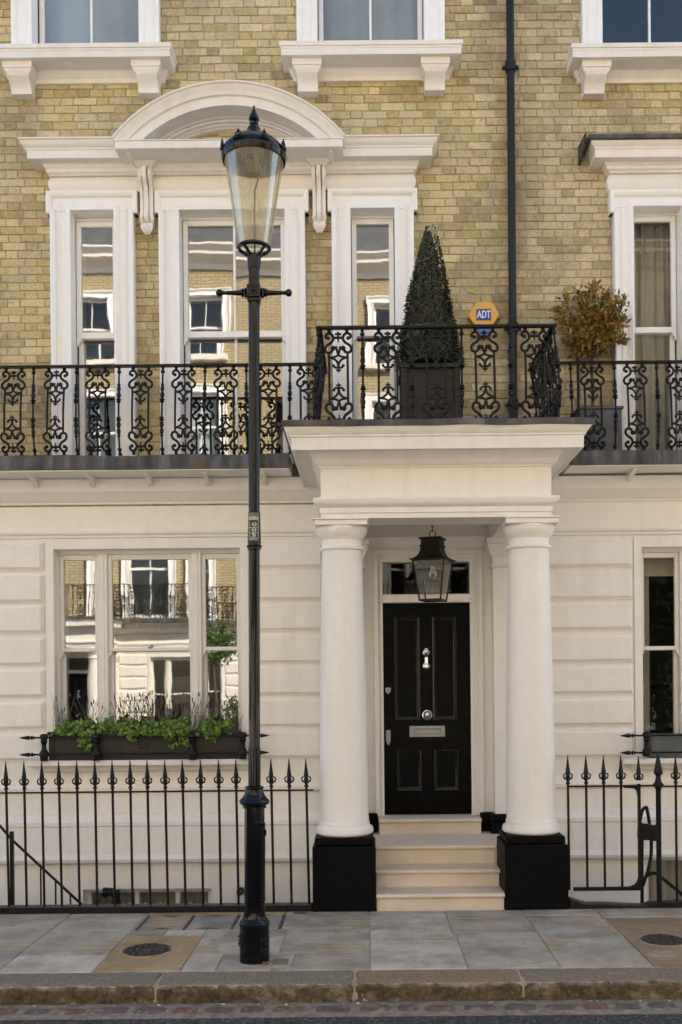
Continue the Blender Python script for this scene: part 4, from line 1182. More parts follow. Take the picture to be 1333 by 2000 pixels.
railing_run(PR, 0, -1.50, 0, fx, 3.808, [x + 0.1915 for x in fx[:-1]], jit)
railing_run(PR, -0.355, -1.50, R(-90), [-0.21, -0.595, -0.98], 3.808, [-0.4025, -0.79], jit)
railing_run(PR, 1.492, -1.50, R(90), [0.21, 0.595, 0.98], 3.808, [0.4025, 0.79], jit)
for x in (-0.355, 1.492):
    put('baluster', BALU, PR, (x, -1.50, 3.808), (0, 0, R(-45 if x < 0 else 45)))
RR = thing('balcony_railing', 'cast iron balcony railing right of the porch roof, under the bronze leaved tree', 'railing', G)
rail(RR, [(1.53, -0.36), (5.2, -0.36)], 4.68)
xs = [1.67 + 0.387 * k for k in range(0, 9)]
railing_run(RR, 0, -0.36, 0, xs, 3.885, [x + 0.1935 for x in xs[:-1]], jit)
m = MB(); m.tube([(1.93, -0.36, 3.9), (1.93, -0.36, 4.70)], 0.013, 8); m.ball((1.93, -0.36, 4.705), 0.02); m.build('post', 'cast_iron_paint', RR)

# ------------------------------------------------------------------ things on the facade
DP = thing('drainpipe', 'tall black iron drainpipe running down the brick between the two houses', 'drainpipe')
m = MB()
def pipe_x(z): return 1.386 + 0.001 * (z - 5)
m.tube([(pipe_x(z), -0.075, z) for z in (12.2, 9, 7.56, 6, 4.34)], 0.036, 18)
m.tube(smooth_path([(pipe_x(4.34), -0.075, 4.35), (1.387, -0.08, 4.22), (1.40, -0.11, 4.13), (1.45, -0.14, 4.07), (1.55, -0.15, 4.04)], 4), 0.042, 14)
m.build('pipe', 'pipe_paint', DP)
def collar(z):
    m = MB()
    m.lathe([(0.036, -0.045), (0.047, -0.043), (0.049, -0.03), (0.043, -0.022), (0.043, 0.018), (0.049, 0.026), (0.050, 0.045), (0.036, 0.05)], 18, (pipe_x(z), -0.075, z))
    for s in (-1, 1):
        m.box(pipe_x(z) + s * 0.055 - 0.022, pipe_x(z) + s * 0.055 + 0.022, -0.075, -0.055, z - 0.02, z + 0.02, 0.004)
        m.ball((pipe_x(z) + s * 0.066, -0.082, z), 0.013, 8, 5)
    m.build('collar', 'pipe_paint', DP)
collar(7.545); collar(5.11); collar(4.40); collar(10.2)
m = MB()
for s in (-1, 1): m.ball((pipe_x(7.5) + s * 0.069, -0.092, 7.545), 0.008, 8, 5)
for s in (-1, 1): m.ball((pipe_x(4.4) + s * 0.069, -0.092, 4.40), 0.008, 8, 5)
m.build('bolt', 'satin_steel', DP)

AL = thing('alarm_box', 'orange hexagonal burglar alarm box with blue ADT logo on the brick wall', 'alarm box')
AX, AZ = 1.118, 5.236
hexo = [(AX - 0.152, AZ - 0.005), (AX - 0.072, AZ - 0.118), (AX + 0.075, AZ - 0.118), (AX + 0.152, AZ + 0.005), (AX + 0.079, AZ + 0.123), (AX - 0.073, AZ + 0.123)]
hexi = [(AX + (x - AX) * 0.93, AZ + 0.004 + (z - AZ) * 0.95) for x, z in hexo]
m = MB()
n = 6
vs = [(x, 0.0, z) for x, z in hexo] + [(x, -0.055, z) for x, z in hexo] + [(x, -0.075, z) for x, z in hexi]
fs = [tuple(range(12, 18))] + [(k * 6 + i, k * 6 + (i + 1) % 6, k * 6 + 6 + (i + 1) % 6, k * 6 + 6 + i) for k in (0, 1) for i in range(6)]
m.add(vs, fs)
# lower louvred wings
low = [(AX - 0.155, AZ - 0.010), (AX - 0.085, AZ - 0.175), (AX + 0.085, AZ - 0.175), (AX + 0.155, AZ - 0.010)]
m.prism(low, -0.045, 0.0, xz)
m.build('casing', 'alarm_yellow', AL, 0)
m = MB()
for s in (-1, 1):
    for k in range(6):
        t = (k + 0.6) / 6.5
        x = AX + s * (0.152 - 0.068 * t); z = AZ - 0.012 - 0.108 * t
        m.prism([(x - s * 0.018, z - 0.006), (x + s * 0.006, z - 0.014), (x + s * 0.006, z - 0.006), (x - s * 0.018, z + 0.002)], -0.066, -0.03, xz)
m.build('louvre', 'alarm_shadow', AL, 0)
m = MB(); m.box(AX - 0.058, AX + 0.060, -0.07, -0.005, AZ - 0.205, AZ - 0.119, 0.012); m.build('strobe', 'strobe_blue', AL)
m = MB(); m.box(AX - 0.071, AX + 0.067, -0.0775, -0.0752, AZ - 0.050, AZ + 0.056); lg = m.build('logo', 'alarm_blue', AL, 0)
me = text_mesh('ADT', 0.088, 0.0006, 0.0018)
me.materials.append(M['print_white'])
xs_ = [v.co.x for v in me.vertices]
wdt = max(xs_) - min(xs_); mid = (max(xs_) + min(xs_)) / 2
for v in me.vertices:
    x, y = (v.co.x - mid) * 0.128 / wdt, v.co.y * 1.08
    v.co = (AX - 0.001 + x, -0.0782 - v.co.z, AZ + 0.003 + y)
put('lettering', me, lg)

for (x, z) in ((1.00, 5.486), (1.925, 5.472)):
    t = MB()
    t.box(x - 0.012, x + 0.012, -0.012, 0.0, z - 0.012, z + 0.012, 0.002)
    t.box(x + 0.014, x + 0.032, -0.008, 0.0, z - 0.009, z + 0.011, 0.002)
    o = t.build('marker_tag', 'tag_lime', None)
    tag(o, 'tiny lime green survey tag on the brick beside the ' + ('cone topiary' if x < 1.5 else 'bronze leaved tree'), 'tag', 'lime survey tags on the brickwork')

# ------------------------------------------------------------------ porch roof planter and topiary
PL = thing('planter', 'square weathered dark wooden planter holding the cone topiary', 'planter')
TX, TY = 0.553, -0.80
z0, z1 = 3.872, 4.44
for sx in (-1, 1):
    for sy in (-1, 1):
        m = MB().box(TX + sx * 0.222 - 0.025, TX + sx * 0.222 + 0.025, TY + sy * 0.222 - 0.025, TY + sy * 0.222 + 0.025, z0, z1, 0.004)
        m.build('corner_post', 'old_timber', PL)
for k, (w, d) in enumerate(((1, 0), (-1, 0), (0, 1), (0, -1))):
    m = MB()
    if w: m.box(TX + w * 0.214 - 0.012, TX + w * 0.214 + 0.012, TY - 0.2, TY + 0.2, z0 + 0.02, z1, 0.003)
    else: m.box(TX - 0.2, TX + 0.2, TY + d * 0.214 - 0.012, TY + d * 0.214 + 0.012, z0 + 0.02, z1, 0.003)
    m.build('side_panel', 'old_timber', PL)
m = MB()
for a in (-1, 1):
    m.box(TX - 0.256, TX + 0.256, TY + a * 0.23 - 0.028, TY + a * 0.23 + 0.028, z1, z1 + 0.036, 0.004)
    m.box(TX + a * 0.23 - 0.0275, TX + a * 0.23 + 0.0275, TY - 0.2, TY + 0.2, z1 + 0.001, z1 + 0.035, 0.004)
m.build('rim', 'old_timber', PL)
MB().box(TX - 0.2, TX + 0.2, TY - 0.2, TY + 0.2, z1 - 0.06, z1 - 0.03).build('soil', 'soil', PL)

def leaf(m, c, d, up, l, w, fold=0.25):
    """one leaf: two folded triangles pairs"""
    d = d.normalized()
    s = d.cross(up)
    if s.length < 1e-3: s = d.cross(Vector((1, 0, 0)))
    s.normalize()
    nrm = s.cross(d)
    a = c; b = c + d * l
    mid1 = c + d * l * 0.45 + s * w * 0.5 + nrm * w * fold
    mid2 = c + d * l * 0.45 - s * w * 0.5 + nrm * w * fold
    m.add([a, mid1, b, mid2], [(0, 1, 2), (0, 2, 3)])
def rvec(r): 
    while True:
        v = Vector((r.uniform(-1, 1), r.uniform(-1, 1), r.uniform(-1, 1)))
        if 0.05 < v.length < 1: return v.normalized()
TO = thing('cone_topiary', 'dark artificial cone topiary wound with pale wire, on the porch roof', 'topiary')
rnd = random.Random(21)
zb, zt = 4.50, 5.735
def cone_r(t): return (0.262 * (1 - t) ** 0.86 + 0.028) * (1.0 if t > 0.02 else 0.9)
m = MB()
for i in range(13500):
    t = 1 - math.sqrt(rnd.random())
    t = min(0.985, t * 1.02)
    a = rnd.uniform(0, 6.283)
    lump = 1 + 0.13 * noise.noise((math.cos(a) * 2.5, math.sin(a) * 2.5, t * 9)) + 0.05 * noise.noise((math.cos(a) * 7, math.sin(a) * 7, t * 22))
    r = cone_r(t) * lump * (rnd.uniform(0.84, 1.02) if rnd.random() < 0.93 else rnd.uniform(1.0, 1.10))
    bend = 0.03 * t * t
    c = Vector((TX + bend + r * math.cos(a), TY + r * math.sin(a), zb + (zt - zb) * t))
    d = (Vector((math.cos(a), math.sin(a), 0.35)) + rvec(rnd) * 0.9)
    leaf(m, c, d, rvec(rnd), rnd.uniform(0.013, 0.024), rnd.uniform(0.009, 0.015))
stuff(m.build('foliage', 'topiary_leaf', TO, 0))
m = MB()
m.lathe([(0.20, zb + 0.01), (0.225, zb + 0.03)] + [(cone_r(t) * 0.84, zb + 0.03 + (zt - zb - 0.05) * t) for t in (0.02, 0.2, 0.4, 0.6, 0.8, 0.97)], 16, (TX, TY, 0))
m.tube([(TX, TY, 4.38), (TX, TY, 4.6)], 0.05, 8)
m.build('core', 'topiary_leaf', TO)
for mt, sd_, nn in (('wire_green', 3, 9), ('wire_pale', 4, 7)):
    rr = random.Random(sd_)
    m = MB()
    for k in range(nn):
        t0, a0 = rr.uniform(0.05, 0.9), rr.uniform(3.4, 6.0)
        if rr.random() < 0.5: pts = [(t0 + 0.004 * math.sin(q * 2), a0 - 0.9 + q * 0.2) for q in range(9)]
        else: pts = [(min(.97, t0 + q * 0.022), a0 + 0.12 * math.sin(q * 1.3)) for q in range(7)]
        m.tube([(TX + 0.03 * t * t + (cone_r(t) + 0.006) * math.cos(a), TY + (cone_r(t) + 0.006) * math.sin(a), zb + (zt - zb) * t) for t, a in pts], 0.0022, 4)
    if mt == 'wire_pale':   # bare mesh at the tip and one bare patch
        for k in range(26):
            a = rr.uniform(0, 6.28); t = rr.uniform(0.93, 1.0)
            c = Vector((TX + 0.03 + 0.04 * math.cos(a), TY + 0.04 * math.sin(a), zb + (zt - zb) * t))
            m.tube([c, c + rvec(rr) * 0.03], 0.0028, 4)
    stuff(m.build('wire', mt, TO))

# ------------------------------------------------------------------ bronze tree in a grey box
PT = thing('planter', 'plain slate grey planter box behind the right balcony railing', 'planter')
m = MB()
m.box(1.945, 2.335, -0.31, -0.02, 3.90, 4.285, 0.006); m.build('box', 'slate_grey', PT)
m = MB(); m.box(1.93, 2.35, -0.325, -0.005, 4.285, 4.31, 0.004); m.build('rim', 'slate_grey', PT)
TR = thing('small_tree', 'small standard tree with bronze brown leaves in front of the brick wall', 'tree')
rnd = random.Random(31)
tb = Vector((2.095, -0.18, 4.28))
m = MB()
trunk = [tb, tb + Vector((0.006, 0, 0.2)), tb + Vector((-0.004, 0, 0.45)), tb + Vector((0.004, -0.01, 0.62))]
m.tube(smooth_path(trunk, 4), 0.015, 8, 0.011)
CC = Vector((2.095, -0.26, 5.10))
tips = []
ends = [(-0.30, 0.0), (-0.24, 0.16), (-0.12, 0.30), (-0.02, 0.34), (0.10, 0.22), (0.20, 0.18), (0.28, 0.08), (0.30, -0.08), (0.22, -0.15), (-0.16, -0.18), (-0.22, -0.10), (0.05, 0.05), (-0.05, 0.15), (0.12, 0.0), (-0.12, 0.05), (0.0, -0.08), (-0.04, 0.25), (0.15, 0.12), (-0.3, 0.08), (0.08, -0.2), (-0.1, -0.22)]
for ex, ez in ends:
    for rep in range(2):
        e = CC + Vector((ex + rnd.uniform(-.05, .05), rnd.uniform(-0.16, 0.2), ez + rnd.uniform(-.05, .05)))
        s0 = tb + Vector((0, 0, rnd.uniform(0.5, 0.64)))
        mid = s0.lerp(e, 0.5) + Vector((rnd.uniform(-.05, .05), rnd.uniform(-.03, .03), rnd.uniform(-0.01, 0.07)))
        path = smooth_path([s0, mid, e], 6)
        m.tube(path, 0.006, 5, 0.002)
        tips.append(path)
m.build('trunk', 'bark', TR)
m = MB()
for path in tips:
    dens = rnd.choice((3, 6, 9, 12))
    for k in range(5, len(path)):
        for q in range(dens):
            c = path[k] + rvec(rnd) * rnd.uniform(0.005, 0.055)
            d = ((path[k] - path[k - 1]).normalized() * 0.7 + rvec(rnd) * 1.3 + Vector((0, -0.2, -0.35)))
            leaf(m, c, d, rvec(rnd), rnd.uniform(0.045, 0.078), rnd.uniform(0.024, 0.036), 0.22)
m.build('crown', 'bronze_leaf', TR, 0)

# ------------------------------------------------------------------ porch lantern
PLN = thing('porch_lantern', 'square dark bronze lantern hanging on a chain above the front door', 'lantern')
LX, LY = 0.583, -0.62
m = MB()
def sq(prof, m):
    vs, fs = [], []
    for r, z in prof:
        vs += [(-r, -r, z), (r, -r, z), (r, r, z), (-r, r, z)]
    for k in range(len(prof) - 1):
        for i in range(4): fs.append((k * 4 + i, k * 4 + (i + 1) % 4, k * 4 + 4 + (i + 1) % 4, k * 4 + 4 + i))
    fs.append((0, 1, 2, 3)); b = len(prof) * 4 - 4; fs.append((b, b + 1, b + 2, b + 3))
    return m.add(vs, fs)
ROTZ = Matrix.Rotation(R(-20), 3, 'Z')
def lan(m, name, mat, sm=35):
    m.move(lambda v: ROTZ @ v + Vector((LX, LY, 0)))
    return m.build(name, mat, PLN, sm)
m = MB()
sq([(0.098, 3.068), (0.102, 3.074), (0.098, 3.082), (0.03, 3.088)], m)
sq([(0.083, 3.02), (0.083, 3.066)], m)
sq([(0.084, 3.022), (0.092, 3.014), (0.092, 3.004), (0.084, 2.998)], m)
sq([(0.165, 2.886), (0.168, 2.892), (0.14, 2.90), (0.118, 2.915), (0.10, 2.94), (0.089, 2.97), (0.083, 3.00)][::1], m)
for k in range(5):
    for s in (-1, 1):
        m.ball((-0.07 + 0.035 * k, s * 0.087, 3.006), 0.010, 6, 4); m.ball((s * 0.087, -0.07 + 0.035 * k, 3.006), 0.010, 6, 4)
lan(m, 'roof', 'bronze_dark')
m = MB()
zb_, zt_, rb, rt = 2.535, 2.886, 0.094, 0.140
for sx in (-1, 1):
    for sy in (-1, 1):
        m.tube([(sx * rb, sy * rb, zb_), (sx * rt, sy * rt, zt_)], 0.0085, 4)
for z, r in ((zb_, rb), (zt_ - 0.006, rt - 0.002)):
    for s in (-1, 1):
        m.box(-r, r, s * r - 0.007, s * r + 0.007, z - 0.006, z + 0.010); m.box(s * r - 0.007, s * r + 0.007, -r, r, z - 0.006, z + 0.010)
lan(m, 'frame', 'bronze_dark')
for i in range(4):
    m = MB()
    m.add([(-rb, -rb, zb_), (rb, -rb, zb_), (rt, -rt, zt_), (-rt, -rt, zt_)], [(0, 1, 2, 3)])
    rm = Matrix.Rotation(R(90 * i), 3, 'Z')
    m.move(lambda v: rm @ v)
    lan(m, 'pane', 'clear_glass', 0)
m = MB()
m.lathe([(0.012, 2.885), (0.014, 2.845), (0.012, 2.842)], 12)
lan(m, 'socket', 'bronze_dark')
m = MB()
m.lathe([(0.011, 2.842), (0.016, 2.82), (0.030, 2.785), (0.033, 2.765), (0.028, 2.742), (0.014, 2.728), (0.001, 2.725)], 16)
lan(m, 'bulb', 'clear_glass')
m = MB()
for k in range(4):
    a = k * 1.57
    m.tube([(0.006 * math.cos(a), 0.006 * math.sin(a), 2.835), (0.014 * math.cos(a + .5), 0.014 * math.sin(a + .5), 2.77), (0.006 * math.cos(a + 1), 0.006 * math.sin(a + 1), 2.81)], 0.0016, 4)
lan(m, 'filament', 'filament')
m = MB()
def link(c, r1, r2, rot, w):
    pts = [(c[0] + (r1 * math.cos(t) if rot else 0), c[1] + (0 if rot else r1 * math.cos(t)), c[2] + r2 * math.sin(t)) for t in [2 * math.pi * k / 14 for k in range(15)]]
    m.tube(pts, w, 5)
link((LX, LY, 3.118), 0.029, 0.029, True, 0.004)
for k in range(6): link((LX, LY, 3.163 + 0.036 * k), 0.010, 0.022, k % 2 == 1, 0.0035)
m.build('chain', 'bronze_dark', PLN)

# ------------------------------------------------------------------ window box, its plants and the iron guards
WB = thing('window_box', 'black wooden window box on the sill of the big ground floor window', 'window box')
m = MB()
wx0, wx1 = -2.945, -1.185
for a, b, c, d in ((wx0, wx1, -0.155, -0.135), (wx0, wx1, 0.035, 0.055)): m.box(a, b, c, d, 1.131, 1.365, 0.003)
for a in (wx0, wx1 - 0.02): m.box(a, a + 0.02, -0.135, 0.035, 1.131, 1.365)
m.box(wx0, wx0 + 0.05, -0.162, -0.155, 1.131, 1.365, 0.002); m.box(wx1 - 0.05, wx1, -0.162, -0.155, 1.131, 1.365, 0.002)
m.build('box', 'dark_timber', WB)
m = MB(); m.box(wx0 - 0.012, wx1 + 0.012, -0.172, -0.128, 1.365, 1.395, 0.004); m.build('rim', 'dark_timber', WB)
MB().box(wx0 + 0.02, wx1 - 0.02, -0.13, 0.03, 1.33, 1.352).build('soil', 'soil', WB)
m = MB()
for k in range(20):
    a = k * math.pi / 10
    m.ball((-2.065 + 0.048 * math.cos(a), -0.158, 1.255 + 0.030 * math.sin(a)), 0.010, 6, 4, (1, 0.7, 1))
m.ball((-2.065, -0.156, 1.255), 0.030, 10, 6, (1.1, 0.4, 0.7))
m.build('rosette', 'dark_timber', WB)
IVX = [(-2.80, 0.10, 0.03), (-2.62, 0.16, 0.17), (-2.40, 0.12, 0.02), (-2.20, 0.15, 0.08), (-2.02, 0.14, 0.03), (-1.86, 0.12, 0.07), (-1.72, 0.13, 0.12), (-1.46, 0.13, 0.09), (-1.30, 0.06, 0.0)]
ivl = ['leftmost small ivy plant in the window box, beside the lavender', 'ivy plant spilling lowest over the window box rim, by its left end', 'low ivy plant in the window box, right of the trailing one', 'ivy plant with a short hanging tuft over the window box left of the rosette', 'low bushy ivy plant right behind the window box rosette', 'ivy plant with short tuft, right of the rosette on the window box', 'ivy plant with a long loose trailing stem down the window box front', 'bright ivy clump spilling over the rim near the right end', 'smallest ivy plant at the right end of the window box']
for i, ((x, w, drop), lb) in enumerate(zip(IVX, ivl)):
    rnd = random.Random(100 + i)
    m = MB()
    for k in range(int(50 + 520 * w + 420 * drop)):
        u = rnd.gauss(0, 0.5)
        px_ = x + u * w
        hgt = rnd.random()
        if rnd.random() < 0.35 and drop > 0.02:
            q = rnd.random() ** 1.2
            c = Vector((x + rnd.gauss(0, 0.32) * w * (1 - 0.6 * q) + q * 0.05, -0.178 - rnd.random() * 0.025, 1.40 - q * drop))
        else:
            c = Vector((px_, rnd.uniform(-0.18, -0.02), 1.37 + hgt * 0.15 * max(0.2, 1 - abs(u) * 0.6)))
        d = Vector((rnd.uniform(-1, 1), -0.4, rnd.uniform(-1, 0.3)))
        s = rnd.uniform(0.030, 0.052)
        up = Vector((rnd.uniform(-.6, .6), -1, rnd.uniform(0, .9)))
        leaf(m, c, d, up, s, s * 1.0, 0.12)
        leaf(m, c, d + up.cross(d) * 0.8, up, s * 0.7, s * 0.6, 0.1)
        leaf(m, c, d - up.cross(d) * 0.8, up, s * 0.7, s * 0.6, 0.1)
    if i == 6:
        p = smooth_path([(x, -0.18, 1.40), (x + 0.05, -0.185, 1.33), (x + 0.01, -0.185, 1.29), (x - 0.10, -0.18, 1.265)], 5)
        m.tube(p, 0.003, 4)
        for q in p[3:]:
            for r_ in range(2): leaf(m, q + rvec(rnd) * 0.012, rvec(rnd) + Vector((0, -.3, 0)), Vector((0, -1, .3)), 0.035, 0.032, 0.1)
    IV = thing('ivy_plant', lb, 'ivy', 'ivy plants in the window box')
    stuff(m.build('foliage', 'ivy_leaf', IV, 0))
    if False: tag(o, lb, 'ivy', 'ivy plants in the window box')
LVX = [(-2.86, 0.07, 0.40, 12), (-2.60, 0.09, 0.36, 12), (-2.24, 0.13, 0.40, 20), (-2.05, 0.12, 0.42, 24), (-1.86, 0.09, 0.33, 18), (-1.58, 0.10, 0.42, 20), (-1.40, 0.05, 0.33, 8), (-1.26, 0.07, 0.38, 14)]
lvl = ['silvery lavender at the left end of the window box', 'brown dried lavender stems in the gap before the left mullion', 'tall dark lavender in front of the middle light, left of the rosette', 'densest lavender, right behind the rosette of the window box', 'straw coloured lavender right of the rosette in the window box', 'tall green lavender in front of the right mullion', 'thin lavender sprig beside the right hand ivy clump', 'grey green lavender at the right end of the window box']
for i, ((x, w, h, n_), lb) in enumerate(zip(LVX, lvl)):
    rnd = random.Random(200 + i)
    LV = thing('lavender_plant', lb, 'lavender', 'lavender plants in the window box')
    ms, mf = MB(), MB()
    for k in range(int(n_ * 1.4)):
        bx, by = x + rnd.gauss(0, .5) * w, rnd.uniform(-0.12, -0.03)
        hh = h * rnd.uniform(0.45, 1.0)
        tp = Vector((bx + rnd.gauss(0, .06), by + rnd.uniform(-.04, .03), 1.35 + hh))
        md = Vector((bx + (tp.x - bx) * 0.3, by, 1.35 + hh * 0.5))
        p = smooth_path([(bx, by, 1.35), md, tp], 4)
        ms.tube(p, 0.0019, 3)
        for q in p[:6]:
            for r_ in range(2): leaf(ms, q, Vector((rnd.uniform(-1, 1), rnd.uniform(-1, .5), 1.2)), rvec(rnd), rnd.uniform(.02, .04), 0.004, 0.1)
        if hh > h * 0.62 and rnd.random() < 0.6:
            for r_ in range(6): mf.ball(tp - Vector((rnd.uniform(-.003, .003), 0, 0.006 * r_)), 0.0048, 5, 3)
    stuff(ms.build('stems', 'lavender_leaf', LV, 0))
    stuff(mf.build('flowers', 'lavender_flower', LV))

def guard(root, x0, x1, posts, z0, z1):
    y = -0.205
    for z in (z0, z1):
        m = MB()
        m.tube([(x0 + 0.08, y, z), (x1 - 0.08, y, z)], 0.009, 8)
        for e, s in ((x0, 1), (x1, -1)):
            m.lathe([(0.001, 0.0), (0.010, 0.03), (0.020, 0.085), (0.021, 0.095), (0.009, 0.102), (0.010, 0.108), (0.020, 0.116), (0.020, 0.124), (0.008, 0.132), (0.014, 0.142), (0.008, 0.15)] if s == 1 else [(0.008, -0.15), (0.014, -0.142), (0.008, -0.132), (0.020, -0.124), (0.020, -0.116), (0.010, -0.108), (0.009, -0.102), (0.021, -0.095), (0.020, -0.085), (0.010, -0.03), (0.001, 0.0)], 10, (e, y, z), 'x')
        m.build('bar', 'cast_iron_paint', root)
    for p in posts:
        m = MB()
        m.lathe([(0.036, 1.131 - (1.131 - z0 + 0.05) * 0), (0.036, z0 - 0.03), (0.042, z0 - 0.015), (0.044, z0 + 0.008), (0.034, z0 + 0.03), (0.022, z0 + 0.05), (0.020, z1 - 0.07), (0.026, z1 - 0.05), (0.033, z1 - 0.035), (0.027, z1 - 0.02), (0.040, z1 - 0.004), (0.038, z1 + 0.022), (0.022, z1 + 0.034), (0.001, z1 + 0.036)], 12, (p, y, 0))
        m.build('post', 'cast_iron_paint', root)
WG = thing('window_guard', 'black iron guard rail with spear ends in front of the planted window box', 'window guard')
guard(WG, -3.205, -0.905, [-2.975, -2.497, -1.615, -1.148], 1.19, 1.345)
WG2 = thing('window_guard', 'black iron guard rail with spear ends on the right house window sill', 'window guard')
guard(WG2, 2.31, 4.62, [2.56, 3.05, 3.9, 4.38], 1.155, 1.312)
WB2 = thing('window_box', 'dark grey planter behind the guard rail of the right hand window', 'window box')
m = MB(); m.box(2.62, 4.30, -0.155, 0.03, 1.103, 1.318, 0.006); m.build('box', 'slate_grey', WB2)

# ------------------------------------------------------------------ street railings
def spear_bar(top=1.215, z0=0.045):
    m = MB()
    m.lathe([(0.0105, z0), (0.0105, 0.985), (0.017, 0.988), (0.018, 0.998), (0.011, 1.004), (0.011, 1.010), (0.016, 1.014), (0.012, 1.022)], 8)
    return m
def finial():
    m = MB()
    m.lathe([(0.012, 1.020), (0.016, 1.03), (0.020, 1.05), (0.014, 1.062), (0.019, 1.07), (0.020, 1.08), (0.017, 1.10), (0.0115, 1.14), (0.0055, 1.19), (0.0035, 1.213), (0.001, 1.215)], 8)
    for k in range(4):
        a = math.pi / 2 * k
        c, s = math.cos(a), math.sin(a)
        p = [(0.010, 1.022), (0.020, 1.028), (0.033, 1.042), (0.036, 1.056), (0.028, 1.068), (0.019, 1.066)]
        m.tube([(r * c, r * s, z) for r, z in smooth_path([(q[0], q[1]) for q in p], 2)] if False else [(r * c, r * s, z) for r, z in p], 0.0062, 5)
        m.ball((0.031 * c, 0.031 * s, 1.030), 0.006, 5, 3)
    return m
GBAR = spear_bar(z0=0.135).mesh('bar', 'cast_iron_paint', 40)
BAR = spear_bar().mesh('bar', 'cast_iron_paint', 40)
FIN = finial().mesh('finial', 'cast_iron_paint', 40)
GB = 'spear topped iron railings along the pavement'
rl = random.Random(9)
SR = thing('street_railing', 'black spear topped iron railing left of the porch, along the pavement', 'railing', GB)
for k in range(-7, 18):
    x = -2.893 + 0.1419 * k
    if x < -4.2: continue
    b = put('bar', BAR, SR, (x - 0.003, -1.34, 0), (0, R(-0.65) + rl.uniform(-.004, .004), 0))
    put('finial', FIN, b)
m = MB(); m.box(-4.3, -0.44, -1.352, -1.328, 0.955, 0.967, 0.003); m.build('top_rail', 'cast_iron_paint', SR)
m = MB(); m.box(-4.3, -0.455, -1.40, -1.28, -0.02, 0.048, 0.008); m.build('base_kerb', 'cast_iron_paint', SR)
# gate and right hand railing
GT = thing('area_gate', 'black iron gate with lock box right of the porch, raised clear of the pavement', 'gate')
for x in (1.608, 1.754, 1.895, 2.034):
    b = put('bar', GBAR, GT, (x, -1.34, 0.003), (0, R(-0.2), 0))
    put('finial', FIN, b)
put('finial', FIN, GT, (2.172, -1.34, -0.005))
m = MB()
m.box(1.595, 2.32, -1.352, -1.328, 0.963, 0.977, 0.003)
m.box(1.64, 2.186, -1.352, -1.328, 0.130, 0.160, 0.003)
m.prism([(2.16, 0.985), (2.186, 0.985), (2.186, 0.13), (2.158, 0.13), (2.162, 0.22), (2.163, 0.88), (2.155, 0.93), (2.13, 0.95), (2.06, 0.955), (2.05, 0.963), (2.16, 0.963)], -1.350, -1.330, xz)
m.prism([(2.16, 0.23), (2.16, 0.161), (2.09, 0.161), (2.13, 0.175), (2.152, 0.20)], -1.349, -1.331, xz)
m.build('gate_frame', 'cast_iron_paint', GT)
m = MB()
m.prism([(2.165, 0.535), (2.165, 0.69), (2.18, 0.685), (2.20, 0.668), (2.23, 0.665), (2.272, 0.658), (2.272, 0.535)], -1.365, -1.325, xz)
m.box(2.2725, 2.318, -1.372, -1.328, 0.528, 0.655, 0.004)
for z in (0.56, 0.635): m.ball((2.215, -1.366, z), 0.006, 6, 4)
m.build('lock_box', 'cast_iron_paint', GT)
SR2 = thing('street_railing', 'black spear topped iron railing with a stout gate post, right of the gate', 'railing', GB)
m = MB()
m.lathe([(0.021, 0.02), (0.021, 0.93), (0.026, 0.95), (0.044, 0.965), (0.044, 0.982), (0.030, 0.995), (0.022, 1.02), (0.020, 1.05), (0.034, 1.066), (0.037, 1.075), (0.034, 1.09), (0.016, 1.18), (0.004, 1.235), (0.001, 1.237)], 14, (2.33, -1.34, 0))
m.build('post', 'cast_iron_paint', SR2)
for k in range(14):
    b = put('bar', BAR, SR2, (2.472 + 0.1419 * k, -1.34, 0.0), (0, rl.uniform(-.004, .004), 0))
    put('finial', FIN, b)
m = MB(); m.box(2.33, 4.5, -1.352, -1.328, 0.957, 0.970, 0.003); m.build('top_rail', 'cast_iron_paint', SR2)
m = MB()
n = 60
vs, fs = [], []
for i in range(n + 1):
    x = 1.60 + 3.0 * i / n
    h = 0.028 + 0.020 * noise.noise((x * 3, 0.3, 1)) + (0.055 * max(0, 1 - (x - 1.60) / 0.14)) + (0.016 if x > 2.2 else 0)
    for y, z in ((-1.40, -0.02), (-1.395, h * 0.8), (-1.36, h), (-1.30, h), (-1.28, -0.02)): vs.append((x, y + 0.006 * noise.noise((x * 11, y * 9, z)), z))
for i in range(n):
    for k in range(4): fs.append((i * 5 + k, i * 5 + k + 1, i * 5 + 6 + k, i * 5 + 5 + k))
m.add(vs, fs); m.build('base_kerb', 'cast_iron_paint', SR2)

# handrails going down to the basement areas
HR = thing('stair_handrail', 'plain black handrail sloping down behind the left railing to the basement', 'handrail')
m = MB()
m.tube([(-3.9, -0.70, 1.43), (-3.10, -0.70, 0.487), (-2.30, -0.70, -0.27), (-1.6, -0.7, -0.95)], 0.013, 4)
m.build('rail', 'cast_iron_paint', HR)
for k in range(14):
    x = -3.62 + 0.128 * k
    z = 0.487 + (-3.10 - x) * (1.18 if x < -3.10 else 0.947)
    m = MB(); m.box(x - 0.006, x + 0.006, -0.706, -0.694, -2.0, z, 0.0); m.build('baluster', 'cast_iron_paint', HR)
m = MB(); m.box(-3.115, -3.085, -0.715, -0.685, -2.0, 0.56); m.build('post', 'cast_iron_paint', HR)
HR2 = thing('stair_handrail', 'looped black handrail of the basement steps behind the right gate post', 'handrail')
m = MB()
m.tube([(2.28, -1.02, -2.0), (2.28, -1.02, 0.30), (2.285, -1.02, 0.52)], 0.015, 10)
